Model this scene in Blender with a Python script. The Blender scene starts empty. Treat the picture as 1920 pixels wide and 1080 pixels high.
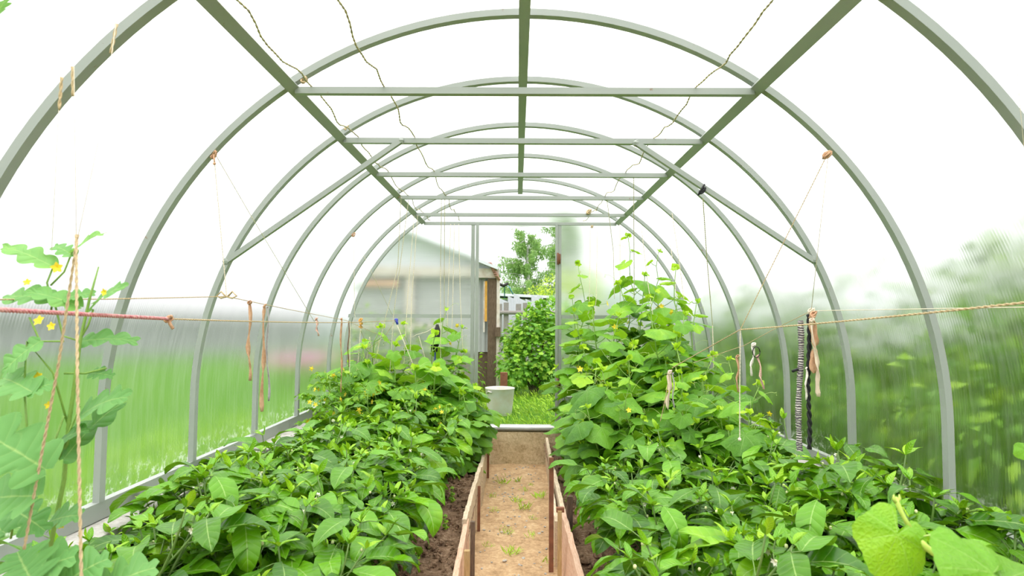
import bpy, math, random
import numpy as np
from mathutils import Vector, Matrix, Euler, noise
PI = math.pi
scn = bpy.context.scene
COL = scn.collection
rnd = random.Random(7)
U = rnd.uniform

# ------------------------------------------------------------------ camera
F = 1150.0
cam_d = bpy.data.cameras.new('camera'); cam = bpy.data.objects.new('camera', cam_d); COL.objects.link(cam)
scn.camera = cam
EYE = Vector((0, 0, 1.2))
CR = (Euler((math.radians(90 + 2.94), 0, math.radians(0.50)), 'XYZ').to_matrix() @ Matrix.Rotation(math.radians(0.35), 3, 'Z'))
cam.matrix_world = Matrix.Translation(EYE) @ CR.to_4x4()
cam_d.sensor_width = 36; cam_d.lens = 36 * F / 1920; cam_d.clip_start = .05; cam_d.clip_end = 400
cam_d.dof.use_dof = True; cam_d.dof.focus_distance = 2.9; cam_d.dof.aperture_fstop = 5.6
def P(px, py, Y):
    """the point at distance Y in front of the camera that stands at this place of the photograph"""
    d = CR @ Vector(((px - 960) / F, (540 - py) / F, -1))
    return EYE + d * (Y / d.y)

# ------------------------------------------------------------------ mesh helpers
class MB:
    def __init__(s): s.v = []; s.f = []; s.uv = []; s.tone = []; s.m = []
    def add(s, vs, fs, uv=None, tone=.5, m=0):
        n = len(s.v); s.v += [tuple(v) for v in vs]; s.f += [tuple(i + n for i in f) for f in fs]
        s.uv += list(uv) if uv is not None else [(0, 0)] * len(vs)
        s.tone += [tone] * len(vs); s.m += [m] * len(fs)
        return s
    def box(s, c, d, rot=None, m=0):
        x, y, z = d[0] / 2, d[1] / 2, d[2] / 2
        vs = [Vector((a * x, b * y, e * z)) for a in (-1, 1) for b in (-1, 1) for e in (-1, 1)]
        if rot is not None: vs = [rot @ v for v in vs]
        c = Vector(c)
        return s.add([v + c for v in vs], [(0,1,3,2),(4,6,7,5),(0,4,5,1),(2,3,7,6),(0,2,6,4),(1,5,7,3)], [(v.x, v.y + v.z) for v in vs], m=m)
    def bar(s, a, b, w, h, up=(0, 0, 1), m=0):
        a = Vector(a); b = Vector(b); d = (b - a).normalized(); u = Vector(up)
        x = d.cross(u)
        if x.length < 1e-4: x = d.cross(Vector((1, 0, 0)))
        x.normalize(); z = x.cross(d).normalized()
        vs = [p + x * (w / 2 * i) + z * (h / 2 * j) for p in (a, b) for i, j in ((-1,-1),(1,-1),(1,1),(-1,1))]
        L = (b - a).length
        return s.add(vs, [(0,1,2,3),(7,6,5,4),(0,4,5,1),(1,5,6,2),(2,6,7,3),(3,7,4,0)], [(0,0),(w,0),(w,h),(0,h),(0,L),(w,L),(w,L+h),(0,L+h)], m=m)
    def tube(s, pts, r, n=6, tone=.5, m=0, cap=True):
        pts = [Vector(p) for p in pts]
        if not hasattr(r, '__len__'): r = [r] * len(pts)
        u = None; vs = []; uv = []; L = 0
        for i, p in enumerate(pts):
            t = (pts[min(i + 1, len(pts) - 1)] - pts[max(i - 1, 0)])
            if t.length < 1e-9: t = Vector((0, 0, 1))
            t.normalize()
            if u is None:
                u = t.orthogonal().normalized()
            u = (u - t * u.dot(t))
            if u.length < 1e-6: u = t.orthogonal()
            u.normalize(); w = t.cross(u)
            if i: L += (pts[i] - pts[i - 1]).length
            for k in range(n):
                a = 2 * PI * k / n
                vs.append(p + (u * math.cos(a) + w * math.sin(a)) * r[i]); uv.append((k / n, L))
        fs = [(i * n + k, i * n + (k + 1) % n, (i + 1) * n + (k + 1) % n, (i + 1) * n + k) for i in range(len(pts) - 1) for k in range(n)]
        if cap:
            fs.append(tuple(range(n - 1, -1, -1))); fs.append(tuple(range((len(pts) - 1) * n, len(pts) * n)))
        return s.add(vs, fs, uv, tone, m)
    def ball(s, c, r, nu=8, nv=5, sq=(1, 1, 1), tone=.5, m=0, jit=0, R=None):
        vs = []; c = Vector(c)
        for j in range(nv + 1):
            th = PI * j / nv
            for i in range(nu):
                ph = 2 * PI * i / nu
                q = 1 + (U(-jit, jit) if jit else 0)
                v = Vector((math.sin(th) * math.cos(ph) * sq[0], math.sin(th) * math.sin(ph) * sq[1], math.cos(th) * sq[2])) * (r * q)
                if R is not None: v = R @ v
                vs.append(c + v)
        fs = [(j * nu + i, (j + 1) * nu + i, (j + 1) * nu + (i + 1) % nu, j * nu + (i + 1) % nu) for j in range(nv) for i in range(nu)]
        return s.add(vs, fs, None, tone, m)
    def build(s, name, mats, parent=None, smooth=True, loc=None):
        me = bpy.data.meshes.new(name)
        me.from_pydata(s.v, [], s.f)
        if not isinstance(mats, (list, tuple)): mats = [mats]
        for m in mats: me.materials.append(m)
        nl = len(me.loops); vi = np.empty(nl, np.int32); me.loops.foreach_get('vertex_index', vi)
        uvl = me.uv_layers.new(name='UVMap'); uvs = np.array(s.uv, np.float32)[vi] if nl else np.zeros((0, 2), np.float32)
        uvl.data.foreach_set('uv', uvs.ravel())
        at = me.attributes.new('tone', 'FLOAT', 'POINT'); at.data.foreach_set('value', np.array(s.tone, np.float32))
        me.polygons.foreach_set('material_index', np.array(s.m, np.int32))
        me.polygons.foreach_set('use_smooth', np.full(len(me.polygons), smooth))
        me.update()
        o = bpy.data.objects.new(name, me); COL.objects.link(o)
        if parent is not None: o.parent = parent
        if loc is not None: o.location = loc
        return o
def tag(o, label=None, cat=None, group=None, kind=None):
    if label: o['label'] = label
    if cat: o['category'] = cat
    if group: o['group'] = group
    if kind: o['kind'] = kind
    return o
def thing(name, label, cat, loc=(0, 0, 0), rz=0, group=None, sc=1):
    o = bpy.data.objects.new(name, None); COL.objects.link(o); o.empty_display_size = .1
    o.location = loc; o.rotation_euler = (0, 0, rz); o.scale = (sc, sc, sc)
    return tag(o, label, cat, group)
def dup(root, loc, rz, label, group=None, sc=1.0, tilt=(0, 0)):
    r = root.copy(); COL.objects.link(r); r.location = loc; r.rotation_euler = (tilt[0], tilt[1], rz); r.scale = (sc, sc, sc); r['label'] = label
    if group: r['group'] = group
    for ch in list(root.children):
        c = ch.copy(); COL.objects.link(c); c.parent = r
        for g in list(ch.children):
            d = g.copy(); COL.objects.link(d); d.parent = c
    return r
def bez(a, b, c, n=8):
    a, b, c = Vector(a), Vector(b), Vector(c)
    return [a * (1 - t) ** 2 + b * 2 * t * (1 - t) + c * t * t for t in [i / n for i in range(n + 1)]]
def sag(a, b, s=0.0, n=14, wob=0):
    a, b = Vector(a), Vector(b); out = []
    for i in range(n + 1):
        t = i / n; p = a.lerp(b, t); p.z -= s * 4 * t * (1 - t)
        if wob and 0 < i < n: p += Vector((U(-wob, wob), U(-wob, wob), U(-wob, wob)))
        out.append(p)
    return out

# ------------------------------------------------------------------ materials
class N:
    def __init__(s, name):
        s.mat = bpy.data.materials.new(name); s.mat.use_nodes = True; s.t = s.mat.node_tree; s.t.nodes.clear()
        s.out = s.t.nodes.new('ShaderNodeOutputMaterial')
    def n(s, ty, **kw):
        nd = s.t.nodes.new(ty)
        ins = kw.pop('ins', {})
        for k, v in kw.items(): setattr(nd, k, v)
        for k, v in ins.items(): s.set(nd, k, v)
        return nd
    def set(s, nd, k, v):
        i = nd.inputs[k]
        if hasattr(v, 'is_output') or isinstance(v, bpy.types.NodeSocket): s.t.links.new(v, i)
        else:
            if isinstance(v, tuple) and len(v) == 3 and i.type == 'RGBA': v = (*v, 1)
            i.default_value = v
    def math(s, op, a, b=0.0, c=None, clamp=False):
        nd = s.n('ShaderNodeMath', operation=op, use_clamp=clamp); s.set(nd, 0, a); s.set(nd, 1, b)
        if c is not None: s.set(nd, 2, c)
        return nd.outputs[0]
    def mix(s, f, a, b):
        nd = s.n('ShaderNodeMix', data_type='RGBA'); s.set(nd, 0, f); s.set(nd, 6, a); s.set(nd, 7, b); return nd.outputs[2]
    def noise(s, scale, vec=None, detail=3, rough=.55):
        nd = s.n('ShaderNodeTexNoise', ins={'Scale': scale, 'Detail': detail, 'Roughness': rough})
        if vec is not None: s.set(nd, 'Vector', vec)
        return nd.outputs[0]
    def ramp(s, f, stops):
        nd = s.n('ShaderNodeValToRGB'); s.set(nd, 0, f); e = nd.color_ramp.elements
        while len(e) < len(stops): e.new(.5)
        for i, (p, c) in enumerate(stops): e[i].position = p; e[i].color = (*c, 1)
        return nd.outputs[0]
    def obj(s): return s.n('ShaderNodeTexCoord').outputs['Object']
    def uv(s): return s.n('ShaderNodeTexCoord').outputs['UV']
    def scale(s, v, sc):
        nd = s.n('ShaderNodeMapping'); s.set(nd, 0, v); nd.inputs['Scale'].default_value = sc; return nd.outputs[0]
    def bump(s, h, st=.4, d=.01):
        return s.n('ShaderNodeBump', ins={'Height': h, 'Strength': st, 'Distance': d}).outputs[0]
    def pr(s, **k):
        nd = s.n('ShaderNodeBsdfPrincipled')
        for a, v in k.items(): s.set(nd, {'color': 'Base Color', 'rough': 'Roughness', 'metal': 'Metallic', 'nrm': 'Normal', 'spec': 'Specular IOR Level'}[a], v)
        return nd.outputs[0]
    def mixs(s, f, a, b):
        nd = s.n('ShaderNodeMixShader'); s.set(nd, 0, f); s.set(nd, 1, a); s.set(nd, 2, b); return nd.outputs[0]
    def end(s, sh): s.t.links.new(sh, s.out.inputs[0]); return s.mat

def simple(name, c, rough=.6, var=.25, scale=20, metal=0, bump=.2, c2=None):
    m = N(name); o = m.obj(); nz = m.noise(scale, o)
    c2 = c2 or tuple(x * (1 - var) for x in c)
    return m.end(m.pr(color=m.mix(m.math('MULTIPLY_ADD', nz, 2.2, -.6, clamp=True), c2, c), rough=rough, metal=metal, nrm=m.bump(m.noise(scale * 4, o), bump, .003)))

def leaf_mat(name, dark, light, young, kind='pepper', rough=.4, trans=.32, gloss=.5, vein=(.45, .62, .2)):
    m = N(name); uv = m.uv(); sep = m.n('ShaderNodeSeparateXYZ'); m.set(sep, 0, uv); x, y = sep.outputs[0], sep.outputs[1]
    at = m.n('ShaderNodeAttribute', attribute_name='tone').outputs['Fac']
    oi = m.n('ShaderNodeObjectInfo').outputs['Random']
    o = m.obj()
    if kind == 'pepper':
        av = m.math('ABSOLUTE', m.math('MULTIPLY_ADD', y, 2.0, -1.0))
        mid = m.math('SUBTRACT', 1.0, m.math('MULTIPLY', av, 16.0), clamp=True)
        ph = m.math('MULTIPLY', m.math('SUBTRACT', x, m.math('MULTIPLY', av, .16)), 44.0)
        w = m.math('COSINE', ph)
        side = m.math('MULTIPLY_ADD', w, 9.0, -8.0, clamp=True)
        quilt = m.math('ABSOLUTE', m.math('SINE', m.math('MULTIPLY', ph, .5)))
    else:
        cx = x; cy = y
        ang = m.math('ARCTAN2', cy, cx)
        rad = m.math('SQRT', m.math('ADD', m.math('MULTIPLY', cx, cx), m.math('MULTIPLY', cy, cy)))
        c5 = m.math('COSINE', m.math('MULTIPLY', ang, 7.0))
        thick = m.math('DIVIDE', .012, m.math('ADD', rad, .05))
        mid = m.math('SUBTRACT', c5, m.math('SUBTRACT', 1.0, thick), clamp=True)
        mid = m.math('MULTIPLY', mid, 22.0, clamp=True)
        net = m.n('ShaderNodeTexVoronoi', feature='DISTANCE_TO_EDGE', ins={'Scale': 9.0}); m.set(net, 'Vector', uv)
        side = m.math('MULTIPLY_ADD', net.outputs[0], -14.0, 1.0, clamp=True)
        quilt = m.math('MULTIPLY', net.outputs[0], 3.0, clamp=True)
    ve = m.math('ADD', m.math('MULTIPLY', mid, .8), m.math('MULTIPLY', side, .15), clamp=True)
    f = m.math('ADD', at, m.math('MULTIPLY_ADD', m.noise(14, o), .5, -.25))
    f = m.math('ADD', f, m.math('MULTIPLY_ADD', oi, .16, -.08), clamp=True)
    col = m.ramp(f, [(0, dark), (.55, light), (1, young)])
    colv = m.mix(m.math('MULTIPLY', ve, .75), col, vein)
    h = m.math('ADD', m.math('MULTIPLY', quilt, .8), m.math('MULTIPLY', m.noise(60, o), .35))
    nr = m.bump(h, .35, .004)
    p = m.pr(color=colv, rough=rough, spec=gloss, nrm=nr)
    tc = m.mix(.3, colv, young)
    tr = m.n('ShaderNodeBsdfTranslucent', ins={'Color': tc}).outputs[0]
    return m.end(m.mixs(trans, p, tr))

M = {}
M['pepper'] = leaf_mat('pepper_leaf', (.020, .098, .002), (.125, .345, .004), (.40, .64, .015), rough=.36, gloss=.42, trans=.20)
M['tomato'] = leaf_mat('tomato_leaf', (.03, .14, .006), (.15, .38, .012), (.42, .64, .03), rough=.45, gloss=.42)
M['cucumber'] = leaf_mat('cucumber_leaf', (.032, .15, .006), (.165, .42, .012), (.50, .74, .02), 'cuc', rough=.45, trans=.34, gloss=.42)
M['melon'] = leaf_mat('watermelon_leaf', (.07, .24, .05), (.18, .42, .11), (.34, .62, .07), rough=.55)
M['currant'] = leaf_mat('currant_leaf', (.06, .24, .015), (.22, .52, .03), (.52, .76, .07), 'cuc', rough=.4)
M['birch'] = leaf_mat('birch_leaf', (.12, .28, .06), (.25, .45, .12), (.42, .60, .2), rough=.55, trans=.4)
M['lime'] = leaf_mat('yellow_bush_leaf', (.32, .5, .03), (.55, .72, .05), (.7, .8, .1), rough=.5, trans=.4)
M['hedge'] = leaf_mat('bush_leaf', (.026, .095, .003), (.10, .25, .006), (.27, .44, .015), rough=.6, gloss=.3)
M['stem'] = simple('green_stem', (.28, .48, .09), .5, .35, 18)
M['dark_stem'] = simple('pepper_stem', (.16, .28, .06), .5, .4, 18)
M['vine'] = simple('pale_vine', (.52, .68, .12), .5, .2, 18)
M['tendril'] = simple('tendril', (.55, .68, .22), .5, .2, 18)
M['white_petal'] = simple('white_petal', (.85, .86, .70), .6, .1, 60)
M['bud'] = simple('flower_bud', (.70, .74, .36), .6, .15, 60)
M['yellow_petal'] = simple('yellow_petal', (.95, .72, .03), .6, .15, 40)
M['fruit'] = simple('young_green_fruit', (.12, .34, .04), .25, .2, 30)
M['bark'] = simple('bark', (.13, .10, .07), .9, .4, 12)
M['birch_bark'] = simple('birch_bark', (.6, .6, .56), .8, .5, 8)
M['twine'] = simple('jute_twine', (.66, .50, .29), .9, .3, 180, bump=.5)
M['white_twine'] = simple('pale_twine', (.86, .76, .60), .9, .2, 180, bump=.5)
M['wire'] = simple('old_wire', (.30, .27, .20), .7, .4, 60, c2=(.56, .48, .24))
M['red_rope'] = simple('red_braided_cord', (.48, .10, .13), .8, .35, 120, c2=(.72, .42, .40))
M['tan_cloth'] = simple('tan_cloth', (.62, .38, .24), .9, .3, 40, c2=(.42, .22, .12))
M['beige_cloth'] = simple('beige_cloth', (.78, .62, .48), .9, .25, 40)
M['pink_cloth'] = simple('pinkish_cloth', (.80, .50, .42), .9, .25, 40)
M['white_cloth'] = simple('white_cloth', (.84, .76, .70), .9, .15, 40)
M['gray_cloth'] = simple('grey_cloth', (.48, .46, .47), .9, .3, 60)
M['black_cloth'] = simple('black_cloth', (.012, .012, .014), .8, .3, 60)
M['blue_plastic'] = simple('blue_plastic', (.03, .05, .45), .4, .2, 40)
M['orange_cloth'] = simple('orange_cloth', (.75, .40, .10), .8, .3, 60)

def paint_mat():
    m = N('grey_painted_steel'); o = m.n('ShaderNodeNewGeometry').outputs['Position']
    nz = m.noise(26, o, 4, .65); big = m.noise(3.2, o, 2)
    base = m.mix(big, (.27, .30, .27), (.36, .38, .36))
    rust = m.math('MULTIPLY_ADD', nz, 14, -9.6, clamp=True)
    col = m.mix(m.math('MULTIPLY', rust, .8), base, (.22, .10, .04))
    return m.end(m.pr(color=col, rough=.42, spec=.5, nrm=m.bump(nz, .12, .002)))
M['steel'] = paint_mat()

def rust_mat():
    m = N('rust_stain'); return m.end(m.pr(color=(.25, .12, .06), rough=.9))

def poly_mat(name, flute_u=True, haze=.012):
    """twin-wall polycarbonate: narrow ribs run round the arch, the sheet blurs what is behind and scatters some light"""
    m = N(name); uv = m.uv()
    a = (1, .10, 1) if flute_u else (.10, 1, 1)
    streak = m.noise(38, m.scale(uv, a), 4, .7)
    wide = m.noise(5, m.scale(uv, a), 3, .6)
    fl = m.n('ShaderNodeTexWave', wave_type='BANDS', bands_direction='X' if flute_u else 'Y', ins={'Scale': 26.0, 'Distortion': .3, 'Detail': 1.0}); m.set(fl, 'Vector', uv)
    hgt = m.math('ADD', m.math('MULTIPLY', fl.outputs[1], .22), m.math('MULTIPLY', streak, .5))
    nr = m.bump(hgt, .45, .0035)
    rf = m.n('ShaderNodeBsdfRefraction', ins={'Color': (.97, .98, .97), 'Roughness': .38, 'IOR': 1.10, 'Normal': nr}).outputs[0]
    tl = m.n('ShaderNodeBsdfTranslucent', ins={'Color': (.90, .92, .91)}).outputs[0]
    k = m.math('ADD', haze, m.math('MULTIPLY', m.math('MULTIPLY_ADD', streak, 2.4, -1.0, clamp=True), .11))
    k = m.math('ADD', k, m.math('MULTIPLY', m.math('MULTIPLY_ADD', wide, 2.8, -1.3, clamp=True), .06), clamp=True)
    # splashes of dirt on the lowest hand-width of the sheet
    if flute_u:
        sp = m.noise(22, uv, 5, .8); sx = m.n('ShaderNodeSeparateXYZ'); m.set(sx, 0, uv)
        low = m.math('SUBTRACT', 1.0, m.math('MULTIPLY', sx.outputs[1], 9.0), clamp=True)
        dirt = m.math('MULTIPLY', m.math('MULTIPLY_ADD', sp, 9, -4.6, clamp=True), low)
        k = m.math('ADD', k, m.math('MULTIPLY', dirt, .7), clamp=True)
    body = m.mixs(k, rf, tl)
    return m.end(body)
M['poly'] = poly_mat('polycarbonate_sheet')
M['poly_end'] = poly_mat('polycarbonate_end_sheet', False, .13)

def soil_mat(name, a, b, c, sc=14):
    m = N(name); o = m.obj(); n1 = m.noise(sc, o, 6, .7); n2 = m.noise(sc * 5, o, 5, .75)
    col = m.ramp(m.math('ADD', m.math('MULTIPLY', n1, .5), m.math('MULTIPLY', n2, .5)), [(.34, a), (.52, b), (.68, c)])
    return m.end(m.pr(color=col, rough=.95, spec=.2, nrm=m.bump(m.math('ADD', n1, m.math('MULTIPLY', n2, .5)), .9, .012)))
M['soil'] = soil_mat('dark_bed_soil', (.07, .038, .022), (.25, .155, .095), (.55, .40, .28), 17)
M['dirt'] = soil_mat('trodden_dirt', (.26, .16, .08), (.52, .35, .20), (.70, .53, .34), 9)
M['concrete'] = soil_mat('rough_concrete', (.30, .21, .11), (.62, .50, .32), (.80, .70, .52), 10)
M['pale_concrete'] = soil_mat('pale_concrete', (.32, .30, .28), (.50, .48, .45), (.62, .60, .57), 10)
M['lawn'] = soil_mat('lawn_ground', (.028, .10, .004), (.060, .165, .008), (.115, .20, .014), .9)
M['grassblade'] = simple('grass_blade', (.48, .78, .04), .5, .35, 3)
M['zinc'] = simple('zinc_bucket', (.60, .61, .60), .5, .22, 9, metal=0, c2=(.52, .47, .38))
M['sill'] = simple('worn_metal_sill', (.56, .56, .56), .4, .2, 12, metal=.5)
def wood_mat(name, a, b, sc=(3, 3, 26), rough=.85):
    m = N(name); o = m.obj(); v = m.scale(o, sc); n1 = m.noise(6, v, 5, .65); n2 = m.noise(30, o, 3)
    col = m.mix(m.math('MULTIPLY_ADD', n1, 2.4, -.7, clamp=True), a, b)
    col = m.mix(m.math('MULTIPLY_ADD', n2, 5, -3.3, clamp=True), col, tuple(x * .5 for x in a))
    return m.end(m.pr(color=col, rough=rough, spec=.25, nrm=m.bump(n1, .5, .006)))
H = (26, 3, 26); V = (26, 26, 3)
M['plank_pale'] = wood_mat('weathered_plank', (.46, .35, .24), (.78, .64, .48), H)
M['plank_pink'] = wood_mat('pinkish_plank', (.58, .33, .22), (.78, .56, .42), H)
M['stake_dark'] = wood_mat('dark_stake', (.09, .06, .045), (.20, .14, .10), V)
M['stake_tan'] = wood_mat('tan_stake', (.36, .23, .10), (.56, .40, .20), V)
M['rust'] = simple('rusty_iron', (.26, .10, .05), .85, .4, 30, c2=(.14, .055, .03))
M['wood_old'] = wood_mat('old_brown_post', (.07, .045, .03), (.20, .14, .095), V)
M['wood_gray'] = wood_mat('grey_fence_board', (.20, .18, .17), (.36, .33, .31), V)
M['slate'] = simple('pale_roof_sheet', (.72, .75, .80), .6, .1, 3)
M['shed_sheet'] = simple('grey_ribbed_plastic', (.46, .47, .47), .5, .2, 5)
M['shed_band'] = simple('faded_orange_board', (.72, .42, .26), .8, .2, 4)
M['shed_white'] = simple('flaking_white_paint', (.72, .68, .64), .8, .3, 14, c2=(.50, .40, .32))
M['foam'] = simple('orange_foam', (.70, .36, .06), .9, .35, 20)
M['red_roof'] = simple('torn_red_felt', (.52, .28, .22), .85, .3, 8)
M['pinkflower'] = simple('pink_blossom', (.78, .35, .60), .7, .2, 20)
M['hill'] = simple('distant_hill', (.24, .30, .27), .9, .25, .08)
M['hut_wall'] = simple('distant_wall', (.42, .42, .44), .9, .2, .5)
M['black_rubber'] = simple('black_rubber', (.02, .02, .02), .5, .2, 20)
M['teal'] = simple('teal_pipe', (.08, .35, .38), .5, .2, 20)

# ------------------------------------------------------------------ world and light
w = bpy.data.worlds.new('sky'); scn.world = w; w.use_nodes = True; nt = w.node_tree; nt.nodes.clear()
wo = nt.nodes.new('ShaderNodeOutputWorld'); bg = nt.nodes.new('ShaderNodeBackground'); tc = nt.nodes.new('ShaderNodeTexCoord')
sp = nt.nodes.new('ShaderNodeSeparateXYZ'); rp = nt.nodes.new('ShaderNodeValToRGB'); nt.links.new(tc.outputs['Generated'], sp.inputs[0]); nt.links.new(sp.outputs[2], rp.inputs[0])
e = rp.color_ramp.elements; e[0].position = 0; e[0].color = (.40, .41, .42, 1); e[1].position = .85; e[1].color = (1, .995, .97, 1)
nt.links.new(rp.outputs[0], bg.inputs[0]); bg.inputs[1].default_value = 2.6; nt.links.new(bg.outputs[0], wo.inputs[0])
sd = bpy.data.lights.new('hazy_sun', 'SUN'); sd.energy = 1.3; sd.angle = math.radians(50); sd.color = (1, .97, .9)
so = bpy.data.objects.new('hazy_sun', sd); COL.objects.link(so); so.rotation_euler = (math.radians(10), math.radians(-4), 0); so.location = (0, 0, 8)
vs = scn.view_settings; vs.view_transform = 'Standard'; vs.look = 'None'; vs.exposure = .24; vs.gamma = 1; vs.use_curve_mapping = False
scn.cycles.max_bounces = 10; scn.cycles.transmission_bounces = 8; scn.cycles.diffuse_bounces = 5; scn.cycles.transparent_max_bounces = 12
scn.cycles.use_denoising = True; scn.cycles.sample_clamp_indirect = 6; scn.cycles.caustics_refractive = True

# ------------------------------------------------------------------ greenhouse shell
CX = .02; R = 1.5; ZC = .84; RAIL = .55; YEND = 5.26; YFRONT = -1.2
def arc(a, r=R, flat=True):
    """cross-section point at angle a (degrees, 0 = right springing, 90 = ridge)"""
    t = math.radians(a); return Vector((CX + r * math.cos(t), 0, ZC + (r - .015) * math.sin(t)))
def profile(a0, a1, r, n=24, foot0=False, foot1=False):
    pts = [arc(a0 + (a1 - a0) * i / n, r) for i in range(n + 1)]
    if foot0: pts = [Vector((CX + r, 0, z)) for z in (RAIL, .68)] + pts
    if foot1: pts = pts + [Vector((CX - r, 0, z)) for z in (.68, RAIL)]
    return pts
def shell(name, pts, y0, y1, mat, rev=False):
    mb = MB(); L = 0; vs = []; uv = []
    q = list(reversed(pts)) if rev else pts
    for i, p in enumerate(q):
        if i: L += (q[i] - q[i - 1]).length
        for y in (y0, y1): vs.append((p.x, y, p.z)); uv.append((y, L))
    fs = [(2 * i, 2 * i + 1, 2 * i + 3, 2 * i + 2) if rev else (2 * i + 2, 2 * i + 3, 2 * i + 1, 2 * i) for i in range(len(q) - 1)]
    mb.add(vs, fs, uv); return tag(mb.build(name, mat), kind='structure')
RS = R + .008; AJ = 55.2
shell('wall_right', profile(0, AJ, RS, 24, foot0=True), YFRONT, YEND, M['poly'])
shell('ceiling', profile(AJ, 180 - AJ, RS, 24), YFRONT, YEND, M['poly'])
shell('wall_left', profile(180 - AJ, 180, RS, 24, foot1=True), YFRONT, YEND, M['poly'], rev=True)
# front end wall behind the camera (closed sheet) and the far end wall with its doorway
def end_wall(name, y, door=None):
    mb = MB(); r = R + .004
    def top(x): 
        q = max(0, r * r - (x - CX) ** 2); return ZC + math.sqrt(q) * (r - .015) / r
    xs = [CX - r + 2 * r * i / 60 for i in range(61)]
    if door: xs = sorted(xs + [door[0], door[1]])
    for i in range(len(xs) - 1):
        a, b = xs[i], xs[i + 1]; zb = RAIL - .02
        if door and a >= door[0] - 1e-6 and b <= door[1] + 1e-6: zb = door[2]
        if b - a < 1e-6: continue
        vs = [(a, y, zb), (b, y, zb), (b, y, max(top(b), zb)), (a, y, max(top(a), zb))]
        mb.add(vs, [(0, 1, 2, 3) if y > 0 else (3, 2, 1, 0)], [(v[0], v[2]) for v in vs])
    return tag(mb.build(name, M['poly_end']), kind='structure')
end_wall('wall_back', YEND + .012, (-.345, .345, 2.0))
end_wall('wall_front', YFRONT)

# ---- steel frame
HY = [1.50, 2.18, 2.80, 3.46, 4.12, 4.80, 5.25]
HYB = [-1.18, -.5, .15, .82]
ordn = ['first', 'second', 'third', 'fourth', 'fifth', 'sixth', 'seventh', 'eighth', 'ninth', 'tenth', 'eleventh', 'twelfth', 'thirteenth', 'fourteenth', 'fifteenth']
def hoop(y, label, w=.030, d=.024):
    mb = MB()
    out = [Vector((CX + R, 0, RAIL)), Vector((CX + R, 0, .68))] + [arc(180 * i / 72, R) for i in range(73)] + [Vector((CX - R, 0, .68)), Vector((CX - R, 0, RAIL))]
    ri = R - d
    inn = [Vector((CX + ri, 0, RAIL)), Vector((CX + ri, 0, .68))] + [arc(180 * i / 72, ri) for i in range(73)] + [Vector((CX - ri, 0, .68)), Vector((CX - ri, 0, RAIL))]
    vs = []
    for o_, i_ in zip(out, inn): vs += [(o_.x, y - w / 2, o_.z), (o_.x, y + w / 2, o_.z), (i_.x, y + w / 2, i_.z), (i_.x, y - w / 2, i_.z)]
    n = len(out); fs = []
    for i in range(n - 1):
        for k in range(4): fs.append((i * 4 + k, i * 4 + (k + 1) % 4, (i + 1) * 4 + (k + 1) % 4, (i + 1) * 4 + k))
    fs += [(3, 2, 1, 0), tuple((n - 1) * 4 + k for k in range(4))]
    mb.add(vs, fs)
    o = mb.build('arched_frame_rib', M['steel'], smooth=False)
    return tag(o, label, 'greenhouse rib', 'arched steel ribs')
for i, y in enumerate(HY):
    lab = ['nearest grey steel greenhouse arch, cut off by the picture corners', 'second grey arch, touching the top of the picture with string knots on both sides',
           'third grey arch, with the two slanting braces fixed to its sides', 'fourth grey arch, behind the slanting braces', 'fifth grey arch, third from the end wall',
           'sixth grey arch, last before the end wall', 'end arch of grey steel framing the wall with the doorway'][i]
    hoop(y, lab)
for i, y in enumerate(HYB[-1:]): pass

def gz(x):  # height of the inner line of the arch at x
    return arc(math.degrees(math.acos((x - CX) / R)), R).z
# purlins
def purlin(a, name, label):
    r = R - .024 - .011; p = arc(a, r); n_ = Vector((math.cos(math.radians(a)), 0, math.sin(math.radians(a))))
    mb = MB(); mb.bar((p.x, YFRONT + .02, p.z), (p.x, YEND - .02, p.z), .040, .022, up=n_)
    o = mb.build('roof_purlin', M['steel'], smooth=False); return tag(o, label, 'purlin', 'lengthwise roof bars')
purlin(90, 'p', 'grey ridge bar running along the top of the greenhouse roof')
purlin(AJ, 'p', 'wide grey roof bar running lengthwise on the right slope')
purlin(180 - AJ, 'p', 'wide grey roof bar running lengthwise on the left slope')
# cross ties
r = R - .03; pj = arc(AJ, r); xr = pj.x - .012; xl = 2 * CX - pj.x + .012; zt = pj.z - .012
TIE = []
for i, y in enumerate(HY[1:]):
    mb = MB(); yy = y - (.0 if i < 5 else .008)
    mb.bar((xl, yy, zt), (xr, yy, zt), .026, .024)
    o = mb.build('cross_tie_bar', M['steel'], smooth=False)
    tag(o, ['nearest horizontal grey tie bar under the roof, cream knots of wire on it', 'second horizontal tie bar, the slanting braces welded to it', 'third horizontal tie bar from the front',
            'fourth horizontal tie bar from the front', 'fifth horizontal tie bar, just before the door header', 'horizontal steel header above the doorway'][i], 'tie bar', 'horizontal tie bars under the roof')
    TIE.append((yy, zt))
# slanting braces
for s in (-1, 1):
    mb = MB(); a = P(752, 264, 2.785) if s < 0 else P(1192, 268, 2.785); b = P(425, 490, 2.79) if s < 0 else P(1524, 488, 2.79)
    mb.bar(a, b, .022, .024, up=(0, 1, 0)); mb.ball(a, .017, 7, 4, jit=.2); mb.ball(b, .017, 7, 4, jit=.2)
    tag(mb.build('slanting_brace', M['steel'], smooth=False), 'slanting grey brace from second tie bar down to the %s side of its arch' % ('left' if s < 0 else 'right'), 'brace', 'slanting braces')
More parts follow.
